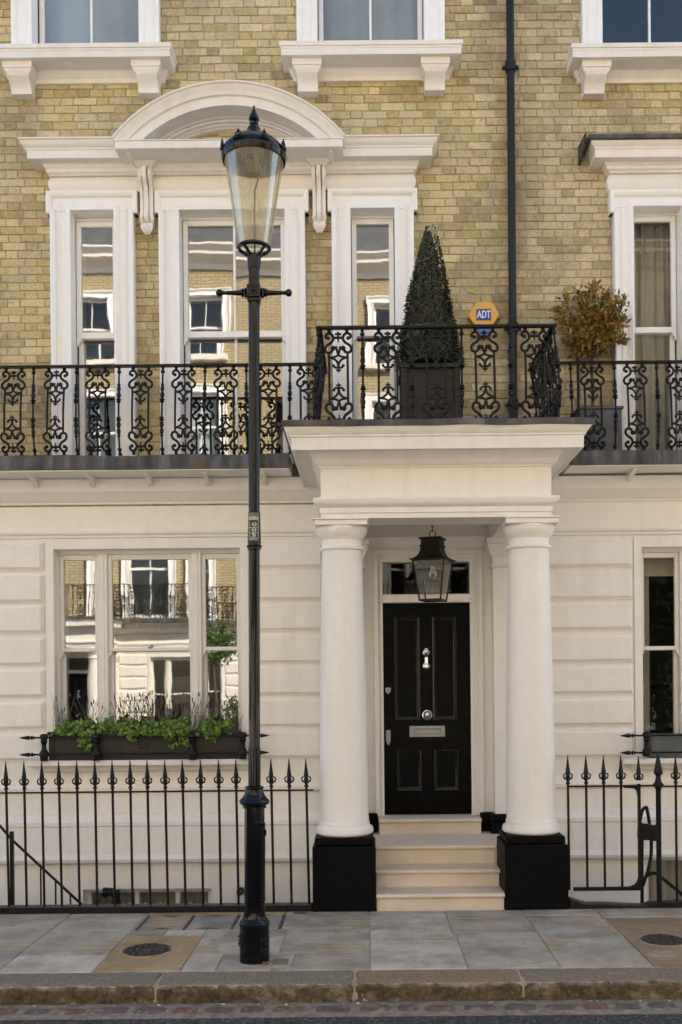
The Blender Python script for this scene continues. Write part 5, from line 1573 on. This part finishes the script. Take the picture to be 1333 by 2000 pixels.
m.tube(smooth_path([(2.29, -1.02, 0.11), (2.35, -1.02, 0.30), (2.36, -1.02, 0.50), (2.33, -1.02, 0.73), (2.31, -1.02, 0.75), (2.285, -1.02, 0.72), (2.262, -1.02, 0.60), (2.258, -1.02, 0.5)], 5), 0.015, 10)
m.tube(smooth_path([(2.29, -1.02, 0.10), (2.31, -1.02, 0.17), (2.37, -1.02, 0.205), (2.44, -1.02, 0.17), (2.70, -1.02, -0.05), (3.2, -1.02, -0.5), (3.8, -1.02, -1.0)], 5), 0.015, 10)
m.build('rail', 'cast_iron_paint', HR2)
# soil pipe elbow and vent stub on the basement wall, white pickets
VP = thing('vent_pipe', 'black soil pipe elbow showing just above the pavement behind the railing', 'pipe')
m = MB()
m.tube(smooth_path([(-2.46, -0.09, -0.105), (-2.40, -0.09, -0.10), (-2.365, -0.09, -0.13), (-2.355, -0.09, -0.18), (-2.355, -0.09, -1.2)], 5), 0.037, 12)
m.lathe([(0.037, -0.02), (0.046, -0.018), (0.046, 0.018), (0.037, 0.02)], 14, (-2.455, -0.09, -0.105), 'x')
m.lathe([(0.037, -0.02), (0.046, -0.018), (0.046, 0.018), (0.037, 0.02)], 14, (-2.356, -0.09, -0.2))
m.build('pipe', 'cast_iron_paint', VP)
VS = MB()
VS.lathe([(0.030, 0.0), (0.036, -0.02), (0.036, -0.06), (0.028, -0.065), (0.022, -0.16), (0.001, -0.16)], 14, (-1.205, 0.0, -0.115), 'y')
tag(VS.build('vent_stub', 'cast_iron_paint', None), 'short black pipe stub on the stucco wall beside the lamp post base', 'pipe')
PK = thing('picket_row', 'white pointed pickets in front of the basement window', 'pickets')
SPK = MB().lathe([(0.014, -0.9), (0.014, -0.26), (0.010, -0.2), (0.001, -0.17)], 8).mesh('picket', 'spike_white')
for x in (-2.22, -2.08, -1.94, -1.66, -1.52): put('picket', SPK, PK, (x, -0.12, -0.02))

# ------------------------------------------------------------------ street lamp
LPX, LPY = -0.757, -2.80
LP = thing('street_lamp', 'tall black gas style street lamp with a round tapered glass lantern on the pavement', 'street lamp')
LP.location = (LPX, LPY, 0)
LP.rotation_euler = (0, R(0.5), 0)
def lp(m, name, mat='lamp_gloss', parent=LP, sm=32): return m.build(name, mat, parent, sm)
m = MB()
m.lathe([(0.098, -0.01), (0.098, 0.225), (0.101, 0.232), (0.101, 0.25), (0.093, 0.262), (0.084, 0.275), (0.074, 0.283), (0.071, 0.30), (0.068, 0.36)], 40)
bq = MB()
for a in (-2.45, -1.0, -0.72):
    for z in (0.09, 0.16): m.ball((0.098 * math.cos(a), 0.098 * math.sin(a), z), 0.009, 6, 4)
for dx2, dz2 in ((0.0, 0.0), (-0.018, 0.025), (0.018, 0.025), (-0.018, -0.025), (0.018, -0.025), (0, 0.03), (0, -0.03)):
    a = -2.75 + dx2 * 9
    m.ball((0.098 * math.cos(a), 0.098 * math.sin(a), 0.14 + dz2), 0.012, 6, 4)
lp(m, 'base')
m = MB()
m.lathe([(0.0665, 0.35), (0.066, 0.98), (0.066, 1.02)], 40)
lp(m, 'pedestal')
m = MB()   # inspection door
vs, fs = [], []
for z in (0.40, 0.90):
    for k in range(7):
        a = R(-62 + 9 * k)
        vs.append((0.0725 * math.cos(a), 0.0725 * math.sin(a), z))
for k in range(6): fs.append((k, k + 1, 8 + k, 7 + k))
m.add(vs, fs)
for z in (0.40, 0.90): m.box(0.03, 0.073, -0.062, 0.0, z - 0.007, z + 0.007, 0.003)
m.box(0.066, 0.078, -0.02, 0.008, 0.82, 0.86, 0.003)
lp(m, 'inspection_door')
m = MB()
m.lathe([(0.066, 1.00), (0.078, 1.002), (0.078, 1.012), (0.072, 1.02)], 40)
flare = [(0.072, 1.018), (0.092, 1.03), (0.098, 1.042), (0.092, 1.055), (0.078, 1.068), (0.064, 1.09), (0.057, 1.115), (0.056, 1.125)]
seg = 48
vs, fs = [], []
for r, z in flare:
    for k in range(seg):
        a = 2 * math.pi * k / seg
        rr = r * (1 + 0.035 * abs(math.cos(6 * a)) * (1 if r > 0.06 else 0.2))
        vs.append((rr * math.cos(a), rr * math.sin(a), z))
for i in range(len(flare) - 1):
    for k in range(seg): fs.append((i * seg + k, i * seg + (k + 1) % seg, (i + 1) * seg + (k + 1) % seg, (i + 1) * seg + k))
m.add(vs, fs)
for k in range(22):
    a = 2 * math.pi * k / 22
    m.ball((0.054 * math.cos(a), 0.054 * math.sin(a), 1.134), 0.0085, 6, 4)
m.lathe([(0.05, 1.125), (0.052, 1.145), (0.040, 1.15)], 32)
lp(m, 'collar')
m = MB()
m.lathe([(0.0375, 1.14), (0.0360, 2.70), (0.0360, 4.60)], 40)
for k in range(12):
    a = 2 * math.pi * k / 12
    m.tube([(0.036 * math.cos(a), 0.036 * math.sin(a), 1.15), (0.0355 * math.cos(a), 0.0355 * math.sin(a), 1.40)], 0.0045, 5)
lp(m, 'shaft')
m = MB()
for k in range(16):
    a = 2 * math.pi * k / 16
    m.ball((0.042 * math.cos(a), 0.042 * math.sin(a), 2.716), 0.009, 6, 4)
m.lathe([(0.036, 2.69), (0.043, 2.694), (0.043, 2.738), (0.036, 2.742)], 32)
lp(m, 'collar')
# number sleeve with printed plate
m = MB()
m.lathe([(0.036, 2.735), (0.0445, 2.738), (0.0385, 2.94), (0.036, 2.942)], 40)
NP = lp(m, 'number_sleeve')
def bend(me, zc, r0=0.0445, zb0=2.738, r1=0.0385, zt0=2.94, lift=0.0):
    for v in me.vertices:
        z = zc + v.co.y
        t = (z - zb0) / (zt0 - zb0)
        r = r0 + (r1 - r0) * t + 0.0006 + lift + v.co.z
        a = v.co.x / r
        v.co = (r * math.sin(a), -r * math.cos(a), z)
def patch(x0, x1, z0, z1, mat, name, lift):
    nx = 10
    vs = [(x0 + (x1 - x0) * i / nx, z, 0) for z in (z0, z1) for i in range(nx + 1)]
    fs = [(i, i + 1, nx + 2 + i, nx + 1 + i) for i in range(nx)]
    me = bpy.data.meshes.new(name); me.from_pydata(vs, [], fs); me.materials.append(M[mat])
    bend(me, 0.0, lift=lift)
    return put(name, me, NP)
patch(-0.036, 0.034, 2.742, 2.932, 'print_black', 'plate', 0.0002)
patch(-0.036, 0.034, 2.912, 2.932, 'print_bronze', 'plate_band', 0.0005)
patch(-0.035, 0.033, 2.886, 2.909, 'print_cream', 'plate_band', 0.0005)
for a, b in ((0.0, 0.0),):
    for z in (2.7665, 2.800, 2.835): patch(-0.035, 0.033, z - 0.0014, z + 0.0014, 'print_cream', 'plate_line', 0.0006)
    patch(-0.0355, -0.033, 2.7665, 2.886, 'print_cream', 'plate_line', 0.0006); patch(0.031, 0.0335, 2.7665, 2.886, 'print_cream', 'plate_line', 0.0006)
for z in (2.784, 2.8185, 2.854): patch(-0.032, -0.021, z - 0.0145, z + 0.0145, 'print_bronze', 'plate_band', 0.0005)
def plate_text(body, size, zc, xc, mat, sx=1.0, bold=0.0):
    me = text_mesh(body, size, 0, bold)
    me.materials.append(M[mat])
    bm = bmesh.new(); bm.from_mesh(me)
    bm.to_mesh(me); bm.free()
    for v in me.vertices: v.co.x = v.co.x * sx + xc
    bend(me, zc, lift=0.0009)
    put('lettering', me, NP)
plate_text('2115', 0.024, 2.8975, 0.0, 'print_black', 1.1, 0.0004)
plate_text('0', 0.035, 2.854, 0.006, 'print_cream', 1.6, 0.0014)
plate_text('0', 0.035, 2.8185, 0.004, 'print_cream', 1.6, 0.0014)
plate_text('5', 0.035, 2.784, 0.002, 'print_cream', 1.6, 0.0014)
plate_text('LAMP FAULTY', 0.0095, 2.757, 0.0, 'print_white', 1.0, 0.0002)
# ladder bar
m = MB()
m.box(-0.044, 0.044, -0.046, 0.046, 4.335, 4.425, 0.006)
m.box(-0.040, 0.040, -0.042, 0.042, 4.312, 4.336, 0.004)
for s in (-1, 1): m.box(s * 0.037 - 0.004, s * 0.037 + 0.004, -0.0505, -0.046, 4.342, 4.418); m.box(-0.033, 0.033, -0.0502, -0.046, 4.38 + s * 0.035 - 0.004, 4.38 + s * 0.035 + 0.004)
for k in range(4):
    a = math.pi / 4 + k * math.pi / 2
    m.ball((0.018 * math.cos(a), -0.047, 4.38 + 0.018 * math.sin(a)), 0.012, 8, 5, (1, .5, 1))
m.ball((0, -0.05, 4.38), 0.009, 8, 5)
for s in (-1, 1):
    pr = [(0.020, 0.044), (0.030, 0.048), (0.035, 0.056), (0.030, 0.064), (0.022, 0.068), (0.028, 0.074), (0.029, 0.080), (0.018, 0.086), (0.0165, 0.10), (0.0115, 0.198), (0.015, 0.202), (0.013, 0.207), (0.021, 0.215), (0.0245, 0.227), (0.021, 0.240), (0.010, 0.248), (0.001, 0.250)]
    m.lathe([(r, s * x) for r, x in pr], 16, (0, 0, 4.38), 'x')
lp(m, 'ladder_bar')
m = MB()
m.lathe([(0.036, 4.535), (0.041, 4.536), (0.045, 4.60), (0.045, 4.612), (0.030, 4.622), (0.001, 4.626)], 32)
lp(m, 'socket')
LT = bpy.data.objects.new('lantern', None); COL.objects.link(LT); LT.parent = LP
m = MB()
ring = [(0.100 * math.cos(2 * math.pi * k / 40), 0.100 * math.sin(2 * math.pi * k / 40), 4.672) for k in range(41)]
m.tube(ring, 0.0135, 8)
for k in range(4):
    a = math.pi / 4 + k * math.pi / 2 + 0.15
    m.tube([(0.022 * math.cos(a), 0.022 * math.sin(a), 4.615), (0.06 * math.cos(a), 0.06 * math.sin(a), 4.640), (0.100 * math.cos(a), 0.100 * math.sin(a), 4.672)], 0.011, 6)
m.build('bottom_ring', 'lamp_gloss', LT)
m = MB()
m.lathe([(0.103, 4.678), (0.198, 5.262)], 64)
for i in range(len(m.f) - 1, -1, -1):
    if len(m.f[i]) > 4: del m.f[i]
m.build('lantern_glass', 'lantern_glass', LT, 60)
m = MB()
m.lathe([(0.192, 5.235), (0.206, 5.236), (0.214, 5.262), (0.214, 5.29), (0.200, 5.315), (0.175, 5.345), (0.14, 5.372), (0.095, 5.392), (0.062, 5.40), (0.060, 5.41), (0.050, 5.425), (0.046, 5.45), (0.036, 5.468), (0.018, 5.474), (0.015, 5.480)], 48)
m.lathe([(0.205, 5.237), (0.199, 5.262), (0.16, 5.30), (0.001, 5.31)], 40)
m.build('dome', 'lamp_gloss', LT)
m = MB()   # reflector and lamp unit below the dome
m.lathe([(0.188, 5.255), (0.178, 5.245), (0.172, 5.248), (0.001, 5.262)], 40)
m.build('reflector', 'led_panel', LT)
m = MB(); m.box(-0.042, 0.042, -0.042, 0.042, 5.19, 5.25, 0.006); m.build('lamp_unit', 'print_bronze', LT)
m = MB()
m.tube([(0.005, 0, 4.62), (0.005, 0, 5.05), (0.03, 0.0, 5.13), (0.03, 0, 5.19)], 0.0045, 6)
for s, a in ((1, 0.35), (-1, 0.9)):
    m.tube([(s * 0.098, a * 0.02, 4.69), (s * 0.178, a * 0.03, 5.25)], 0.0032, 5)
m.build('cable', 'lamp_gloss', LT)
m = MB()
m.lathe([(0.016, 5.476), (0.026, 5.482), (0.030, 5.492), (0.020, 5.498), (0.024, 5.503), (0.034, 5.512), (0.034, 5.527), (0.031, 5.535), (0.020, 5.560), (0.010, 5.580), (0.006, 5.600), (0.007, 5.606), (0.001, 5.61)], 24)
m.build('finial', 'lamp_gloss', LT)
for k in range(8):     # pierced crown ornaments round the rim
    a = 2 * math.pi * k / 8 - 1.15
    m = MB()
    base = [(-0.034, 0), (-0.030, 0.016), (-0.018, 0.022), (-0.022, 0.034), (-0.010, 0.040), (0, 0.062), (0.010, 0.040), (0.022, 0.034), (0.018, 0.022), (0.030, 0.016), (0.034, 0)]
    def on(u, v, r=0.215): return (r * math.cos(a) - u * math.sin(a), r * math.sin(a) + u * math.cos(a), 5.285 + v)
    m.tube([on(u, v) for u, v in base], 0.0045, 5)
    m.tube([on(0, 0), on(0, 0.05)], 0.005, 5); m.tube([on(-0.012, 0.018), on(0.012, 0.018)], 0.005, 5)
    m.tube([on(-0.030, 0.002), on(0.030, 0.002)], 0.006, 5)
    m.build('crown_ornament', 'lamp_gloss', LT)

# ------------------------------------------------------------------ pavement, kerb, gutter, road
rnd = random.Random(77)
PV = bpy.data.objects.new('pavement', None); COL.objects.link(PV); structure(PV)
m = MB()
m.box(-14, 14, -3.03, -1.30, -2.4, -0.0075)
m.build('bedding', 'joint_mortar', PV, 0)
GREY = (0.355, 0.31, 0.24); BLUE = (0.37, 0.33, 0.262); LIGHT = (0.47, 0.425, 0.34); TAN = (0.37, 0.255, 0.13); DRK = (0.26, 0.225, 0.175); BRN = (0.28, 0.195, 0.115)
FL = []
def fl(x0, x1, y0, y1, c): FL.append((x0, x1, y0, y1, c))
for k in range(14):
    fl(-13.6 + 0.72 * k + 0.002, -13.6 + 0.72 * (k + 1), -2.2, -1.4, GREY); fl(-13.6 + 0.72 * k, -13.6 + 0.72 * (k + 1), -3.02, -2.2, BLUE)
fl(-3.52, -2.985, -2.25, -1.40, GREY); fl(-3.52, -2.985, -3.02, -2.25, BLUE)
fl(-2.985, -2.375, -1.83, -1.40, BLUE); fl(-2.985, -2.375, -2.5, -1.83, BLUE); fl(-2.985, -2.375, -3.02, -2.5, GREY)
fl(-2.375, -1.765, -1.96, -1.40, GREY); fl(-2.375, -1.765, -2.63, -1.96, GREY); fl(-2.375, -1.765, -3.02, -2.63, LIGHT)
fl(-1.765, -0.66, -1.50, -1.40, TAN)
fl(-1.765, -1.50, -2.12, -1.955, DRK); fl(-1.50, -1.205, -2.12, -1.955, LIGHT)
fl(-1.765, -1.205, -3.02, -2.12, TAN)
fl(-1.205, -0.612, -2.20, -1.955, GREY); fl(-1.205, -0.612, -2.63, -2.20, BLUE); fl(-1.205, -0.98, -3.02, -2.63, BLUE); fl(-0.98, -0.612, -3.02, -2.945, GREY)
fl(-0.98, -0.50, -2.945, -2.63, (0.33, 0.30, 0.26))
fl(-0.66, 0.0, -1.935, -1.40, GREY); fl(-0.612, 0.0, -2.63, -1.955, GREY); fl(-0.50, 0.0, -3.02, -2.63, GREY)
fl(0.0, 0.60, -1.56, -1.42, GREY); fl(0.0, 0.60, -2.345, -1.56, LIGHT); fl(0.0, 0.62, -3.02, -2.345, LIGHT)
fl(0.60, 1.21, -1.56, -1.42, GREY); fl(0.60, 1.21, -2.12, -1.56, GREY); fl(0.62, 1.21, -3.02, -2.12, GREY)
fl(1.21, 1.79, -1.61, -1.40, GREY); fl(1.21, 1.79, -2.31, -1.61, BLUE); fl(1.21, 1.80, -3.02, -2.31, GREY)
fl(1.79, 2.50, -1.71, -1.40, GREY); fl(1.80, 2.62, -3.02, -1.71, BRN); fl(2.50, 3.2, -1.71, -1.40, BRN)
for k in range(15): fl(2.62 + 0.7 * k, 2.62 + 0.7 * (k + 1), -3.02, -1.71, GREY)
for k in range(15): fl(3.2 + 0.7 * k, 3.2 + 0.7 * (k + 1), -1.71, -1.4, BLUE)
for x0, x1, y0, y1, c in FL:
    w, d = (x1 - x0) / 2 - 0.0045, (y1 - y0) / 2 - 0.0045
    j = lambda: rnd.uniform(-.002, .002)
    m = MB()
    nx = max(2, int(w * 2 / 0.06))
    # top with a slightly broken arris
    ring_ = [(-w, -d), (w, -d), (w, d), (-w, d)]
    vs = [(x + j(), y + j(), 0.0) for x, y in [(a * (1 - .004 / w), b * (1 - .004 / d)) for a, b in ring_]] + [(x, y, -0.005) for x, y in ring_] + [(x, y, -0.05) for x, y in ring_]
    m.add(vs, [(0, 1, 2, 3)] + [(i, (i + 1) % 4, 4 + (i + 1) % 4, 4 + i) for i in range(4)] + [(4 + i, 4 + (i + 1) % 4, 8 + (i + 1) % 4, 8 + i) for i in range(4)])
    o = m.build('flagstone', 'york_stone', PV, 0)
    o.location = ((x0 + x1) / 2, (y0 + y1) / 2, rnd.uniform(-.002, .0015))
    o.rotation_euler = (rnd.uniform(-.002, .002), rnd.uniform(-.0025, .0025), 0)
    k = rnd.uniform(0.92, 1.08)
    o.color = (c[0] * k, c[1] * k, c[2] * k, 1)
# pavement light: stone panels between dark metal strips
VL = thing('cellar_light', 'row of stone panels between dark metal strips set in the pavement by the railing', 'pavement light')
for i in range(3):
    a = -1.735 + i * 0.355
    m = MB(); m.box(a + 0.012, a + 0.343, -1.945, -1.510, -0.05, 0.001, 0.003)
    o = m.build('panel', 'york_stone', VL, 0); o.color = (0.25, 0.235, 0.19, 1)
    m = MB()
    for yy, s in ((-1.512, -1), (-1.943, 1)):
        MB().prism([(a + 0.09, yy), (a + 0.27, yy), (a + 0.18, yy + s * 0.05)], 0.0015, 0.003, lambda u, v, h: (u, v, h)).build('corner_infill', 'cover_iron', VL, 0)
for i in range(4):
    a = -1.735 + i * 0.355
    m = MB(); m.box(a - 0.010, a + 0.010, -1.95, -1.505, -0.05, 0.004, 0.003); m.build('metal_strip', 'cover_iron', VL, 0)
m = MB(); m.box(-1.76, -0.66, -1.958, -1.500, -0.06, -0.008); m.build('bedding', 'cover_iron', VL, 0)
# coal hole covers
def coal(x, y, r, lab, style):
    C = thing('coal_hole_cover', lab, 'cover', 'cast iron coal hole covers')
    m = MB()
    m.lathe([(r + 0.012, -0.03), (r + 0.012, 0.003), (r + 0.003, 0.003), (r + 0.003, -0.01)], 40, (x, y, 0)); m.build('rim', 'joint_mortar', C)
    m = MB()
    m.lathe([(r, -0.03), (r, 0.006), (r - 0.012, 0.0075), (r - 0.016, 0.004), (0.001, 0.004)], 40, (x, y, 0)); m.build('plate', 'cover_iron', C)
    m = MB()
    for rr, cnt in ((0.3, 6), (0.55, 12), (0.8, 20)):
        for k in range(cnt):
            a = 2 * math.pi * (k + 0.5 * (cnt % 4 == 0)) / cnt
            c = (x + rr * r * math.cos(a), y + rr * r * math.sin(a))
            if style: m.lathe([(0.0165, 0.004), (0.015, 0.013), (0.009, 0.013), (0.007, 0.0045)], 10, (c[0], c[1], 0))
            else:
                d = (math.cos(a + (0.8 if k % 2 else -0.8)) * 0.014, math.sin(a + (0.8 if k % 2 else -0.8)) * 0.014)
                m.tube([(c[0] - d[0], c[1] - d[1], 0.005), (c[0] + d[0], c[1] + d[1], 0.005)], 0.0085, 6)
    if not style:
        for rr in (0.42, 0.68): m.tube([(x + rr * r * math.cos(2 * math.pi * k / 32), y + rr * r * math.sin(2 * math.pi * k / 32), 0.005) for k in range(33)], 0.0075, 6)
    m.build('relief', 'cover_iron', C)
coal(-1.525, -2.52, 0.163, 'round iron coal hole cover in the tan stone left of the lamp', 0)
coal(2.045, -2.39, 0.150, 'round iron coal hole cover in the brown stone at the right', 1)
o = MB().box(-0.60, -0.50, -1.475, -1.44, -0.02, 0.004, 0.002).build('drain_grate', 'cover_iron', None); tag(o, 'small dark metal drain plate at the foot of the railing beside the porch plinth', 'drain plate')
o = MB()
o.box(-0.635, -0.535, -2.90, -2.77, -0.02, 0.003, 0.002)
for k in range(5): o.box(-0.627, -0.543, -2.885 + 0.024 * k, -2.875 + 0.024 * k, 0.003, 0.006)
o = o.build('service_cover', 'york_stone', None); o.color = (0.2, 0.19, 0.17, 1); tag(o, 'small square service cover in the pale patch right of the lamp base', 'cover')
m = MB()
lr = random.Random(4)
for k in range(9): leaf(m, Vector((-0.672 + lr.uniform(-.02, .02), -2.893 + lr.uniform(-.012, .004), 0.006 + lr.uniform(0, .015))), rvec(lr), Vector((0, 0, 1)), 0.028, 0.022, 0.3)
tag(m.build('dry_leaf', 'bronze_leaf', None, 0), 'small scrap of orange brown dry leaves at the foot of the street lamp', 'dry leaves')

KB = bpy.data.objects.new('kerb', None); COL.objects.link(KB); structure(KB)
def kerb_stone(x0, x1, seed, col):
    m = MB()
    n = max(8, int((x1 - x0) / 0.02))
    prof = [(-3.03, -0.10), (-3.03, -0.006)] + [(-3.03 - 0.235 * k / 6, -0.002 - 0.004 * (k / 6)) for k in range(1, 7)] + [(-3.278, -0.010), (-3.290, -0.019), (-3.296, -0.032)] + [(-3.298 + 0.004 * k / 5, -0.036 - 0.10 * k / 5) for k in range(6)]
    vs, fs = [], []
    for i in range(n + 1):
        t = i / n
        x = x0 + (x1 - x0) * t
        end = min(t, 1 - t) * (x1 - x0)
        rd = 0.012 * max(0, 1 - end / 0.02) ** 2
        for k, (y, z) in enumerate(prof):
            f = k / (len(prof) - 1)
            face = 1.0 if k >= 8 else 0.15
            s = Vector((x * 9 + seed * 5, y * 9, z * 14))
            d = noise.noise(s) * 0.013 + noise.noise(s * 2.7) * 0.011 + noise.noise(s * 6) * 0.007
            yy = y - d * face + (rd if k >= 8 else 0)
            zz = z + (d * 0.25 if 1 <= k < 8 else d * 0.5 * (k < 11)) - (rd if 1 <= k < 10 else 0)
            vs.append((x, yy, zz))
    q = len(prof)
    for i in range(n):
        for k in range(q - 1): fs.append((i * q + k, i * q + k + 1, (i + 1) * q + k + 1, (i + 1) * q + k))
    fs.append(tuple(range(q))); fs.append(tuple(range(n * q, (n + 1) * q)))
    m.add(vs, fs)
    o = m.build('kerb_stone', 'kerb_rough', KB, 70)
    o.color = (*col, 1)
KX = [-6.2, -4.9, -3.75, -2.37, -1.305, -0.095, 0.93, 2.02, 3.2, 4.3, 5.6]
KC = [(1, 1, 1), (1, 1, 1), (1, 1, 1), (0.95, .97, 1), (1.0, 1.0, 1.0), (1.2, 1.0, 0.88), (1.05, 1.0, 0.98), (1.0, 1, 1), (1, 1, 1), (1, 1, 1)]
for i in range(len(KX) - 1): kerb_stone(KX[i] + 0.007, KX[i + 1] - 0.007, i, KC[i])
MB().box(-14, 14, -3.285, -3.035, -0.4, -0.014).build('kerb_mortar', 'joint_mortar', KB, 0)
GU = bpy.data.objects.new('gutter', None); COL.objects.link(GU); structure(GU)
MB().box(-14, 14, -3.56, -3.27, -0.4, -0.1195).build('gutter_bed', 'gutter_mortar', GU, 0)
x = -6.0
while x < 5.6:
    w = rnd.uniform(0.13, 0.24)
    m = MB()
    hx, hy = w / 2, rnd.uniform(0.056, 0.066)
    nn = 6
    vs, fs = [], []
    for a in range(nn + 1):
        for b in range(5):
            u, v = a / nn * 2 - 1, b / 4 * 2 - 1
            ed = max(abs(u) ** 6, abs(v) ** 5)
            z = 0.006 - 0.016 * ed + 0.004 * noise.noise((x * 7 + u * 2, v * 2, 3))
            vs.append((u * hx * (1 - 0.06 * abs(v) ** 4), v * hy * (1 - 0.06 * abs(u) ** 4), z))
    for a in range(nn):
        for b in range(4): fs.append((a * 5 + b, a * 5 + b + 1, a * 5 + 6 + b, a * 5 + 5 + b))
    m.add(vs, fs)
    o = m.build('sett', 'sett_stone', GU, 70)
    o.location = (x + hx, -3.425 + rnd.uniform(-.008, .008), -0.1145 + rnd.uniform(-.002, .002))
    o.rotation_euler = (rnd.uniform(-.02, .02), 0, rnd.uniform(-.03, .03))
    t = rnd.random()
    o.color = (1.25, 0.95, 0.85, 1) if t < 0.4 else (0.95, 0.98, 1.0, 1) if t < 0.75 else (1.1, 1.0, 0.95, 1)
    x += w + rnd.uniform(0.018, 0.035)
m = MB()
for k in range(26):      # grit and scraps caught along the kerb foot
    xx = rnd.uniform(-3, 3)
    r_ = rnd.uniform(0.004, 0.010)
    m.ball((xx, -3.315 - rnd.uniform(0, 0.03), -0.116), r_, 5, 3, (rnd.uniform(.8, 2), 1, .6))
stuff(m.build('grit', 'limestone', GU, 0))
m = MB()
for k in range(70):      # leaf scraps along the foot of the kerb
    xx = rnd.choice((0.35, 0.5, 0.9, 1.6, -1.3, -0.1)) + rnd.gauss(0, 0.45)
    leaf(m, Vector((xx, -3.318 - abs(rnd.gauss(0, 0.03)), -0.112)), Vector((rnd.uniform(-1, 1), rnd.uniform(-1, 1), rnd.uniform(0, .25))), Vector((0, 0, 1)), rnd.uniform(.012, .034), rnd.uniform(.006, .014), 0.3)
stuff(m.build('leaf_litter', 'bronze_leaf', GU, 0))
m = MB()
for k in range(26): leaf(m, Vector((0.935 + rnd.gauss(0, .012), -3.312, -0.115)), Vector((rnd.uniform(-.7, .7), rnd.uniform(-.7, .1), 1)), rvec(rnd), rnd.uniform(.02, .035), .007, .2)
WD = thing('weed', 'tiny green weed growing at the foot of the kerb joint below the steps', 'weed'); stuff(m.build('foliage', 'ivy_leaf', WD, 0))
structure(MB().box(-60, 60, -11.2, -3.535, -0.6, -0.122).build('road', 'asphalt', None, 0))
structure(MB().box(-150, 150, -150, 150, -2.7, -2.45).build('ground', 'area_render', None, 0))
# basement area walls under the pavement edge
structure(MB().box(-14, 14, -1.31, -1.285, -2.4, -0.03).build('area_wall', 'area_render', None, 0))

# ------------------------------------------------------------------ the other side of the street, met only in the window panes and as the sunlit wall that lights this one
OPY = -15.2
structure(MB().box(-60, 60, OPY + 1.36, -11.2, -0.9, -0.20).build('far_pavement', 'york_stone', None, 0)).color = (0.22, 0.22, 0.215, 1)
SKIP = ('brick.', 'upper_brickwork', 'basement', 'front_door_x')
def copy_tree(o, parent):
    nm = o.name.split('.')[0]
    if nm in ('brick', 'upper_brickwork', 'basement_window', 'room', 'lettering'): return None
    c = o.copy(); COL.objects.link(c); c.parent = parent
    if nm == 'pane':
        c.material_slots[0].link = 'OBJECT'; c.material_slots[0].material = M['net_glass']
    if nm == 'brick_wall':
        c.material_slots[0].link = 'OBJECT'; c.material_slots[0].material = M['facade_brick']
    for ch in kids.get(o.name, []): copy_tree(ch, c)
    return c
kids = {}
for o in list(COL.objects):
    if o.parent is not None: kids.setdefault(o.parent.name, []).append(o)
back = MB().box(-30, 30, OPY - 8.0, OPY - 0.47, -0.6, 12.4).build('terrace_body', 'room_wall', None, 0)
tag(back, 'dark shell behind the facades of the opposite terrace, seen only as window reflections', 'terrace')
for cx_ in (-6.63 - 15.0, -6.63 - 7.5, -6.63, 0.87, 8.37, 15.87):
    c = copy_tree(H, None)
    c.rotation_euler = (0, 0, math.pi); c.location = (cx_, OPY, -0.45)
    tag(c, 'sunlit yellow brick and white stucco house across the street, reflected in the window panes', 'house', 'sunlit houses across the street')
    for src in (BR, PR):
        d = copy_tree(src, c)
        for key in ('label', 'category', 'group'): del d[key]
# a small street tree over there, sunlit, mirrored in the ground floor window
ST = thing('street_tree', 'small leafy green tree across the street, reflected in the ground floor window', 'tree')
rnd = random.Random(55)
m = MB(); m.tube([(-3.6, OPY + 1.9, -0.2), (-3.55, OPY + 1.9, 1.2), (-3.6, OPY + 1.9, 2.4)], 0.06, 8, 0.03); m.build('trunk', 'bark', ST)
m = MB()
for k in range(1500):
    cl = rnd.choice([(-3.3, 2.9, 0.45), (-3.0, 1.2, 0.40), (-3.1, 0.7, 0.35), (-3.5, 2.7, 0.4)])
    v = rvec(rnd) * cl[2] * rnd.random() ** 0.4
    leaf(m, Vector((cl[0] + v.x, OPY + 1.9 + v.y, cl[1] + v.z)), rvec(rnd), rvec(rnd), 0.11, 0.06)
m.build('crown', 'street_leaf', ST, 0)
ST2 = thing('street_tree', 'big dark leafy tree across the street, reflected in the right hand house windows', 'tree')
m = MB(); m.tube([(7.0, -12.6, -0.2), (7.1, -12.6, 2.0), (7.0, -12.6, 5.0)], 0.16, 10, 0.08); m.build('trunk', 'bark', ST2)
m = MB()
for k in range(9000):
    cl = rnd.choice([(6.6, 2.2, 1.3), (7.4, 3.4, 1.5), (6.3, 4.8, 1.5), (7.6, 6.0, 1.5), (6.8, 7.2, 1.4), (8.0, 4.4, 1.3), (7.2, 1.0, 1.2)])
    v = rvec(rnd) * cl[2] * rnd.random() ** 0.4
    leaf(m, Vector((cl[0] + v.x, -12.6 + v.y, cl[1] + v.z)), rvec(rnd), rvec(rnd), 0.16, 0.10)
m.build('crown', 'shaded_leaf', ST2, 0)
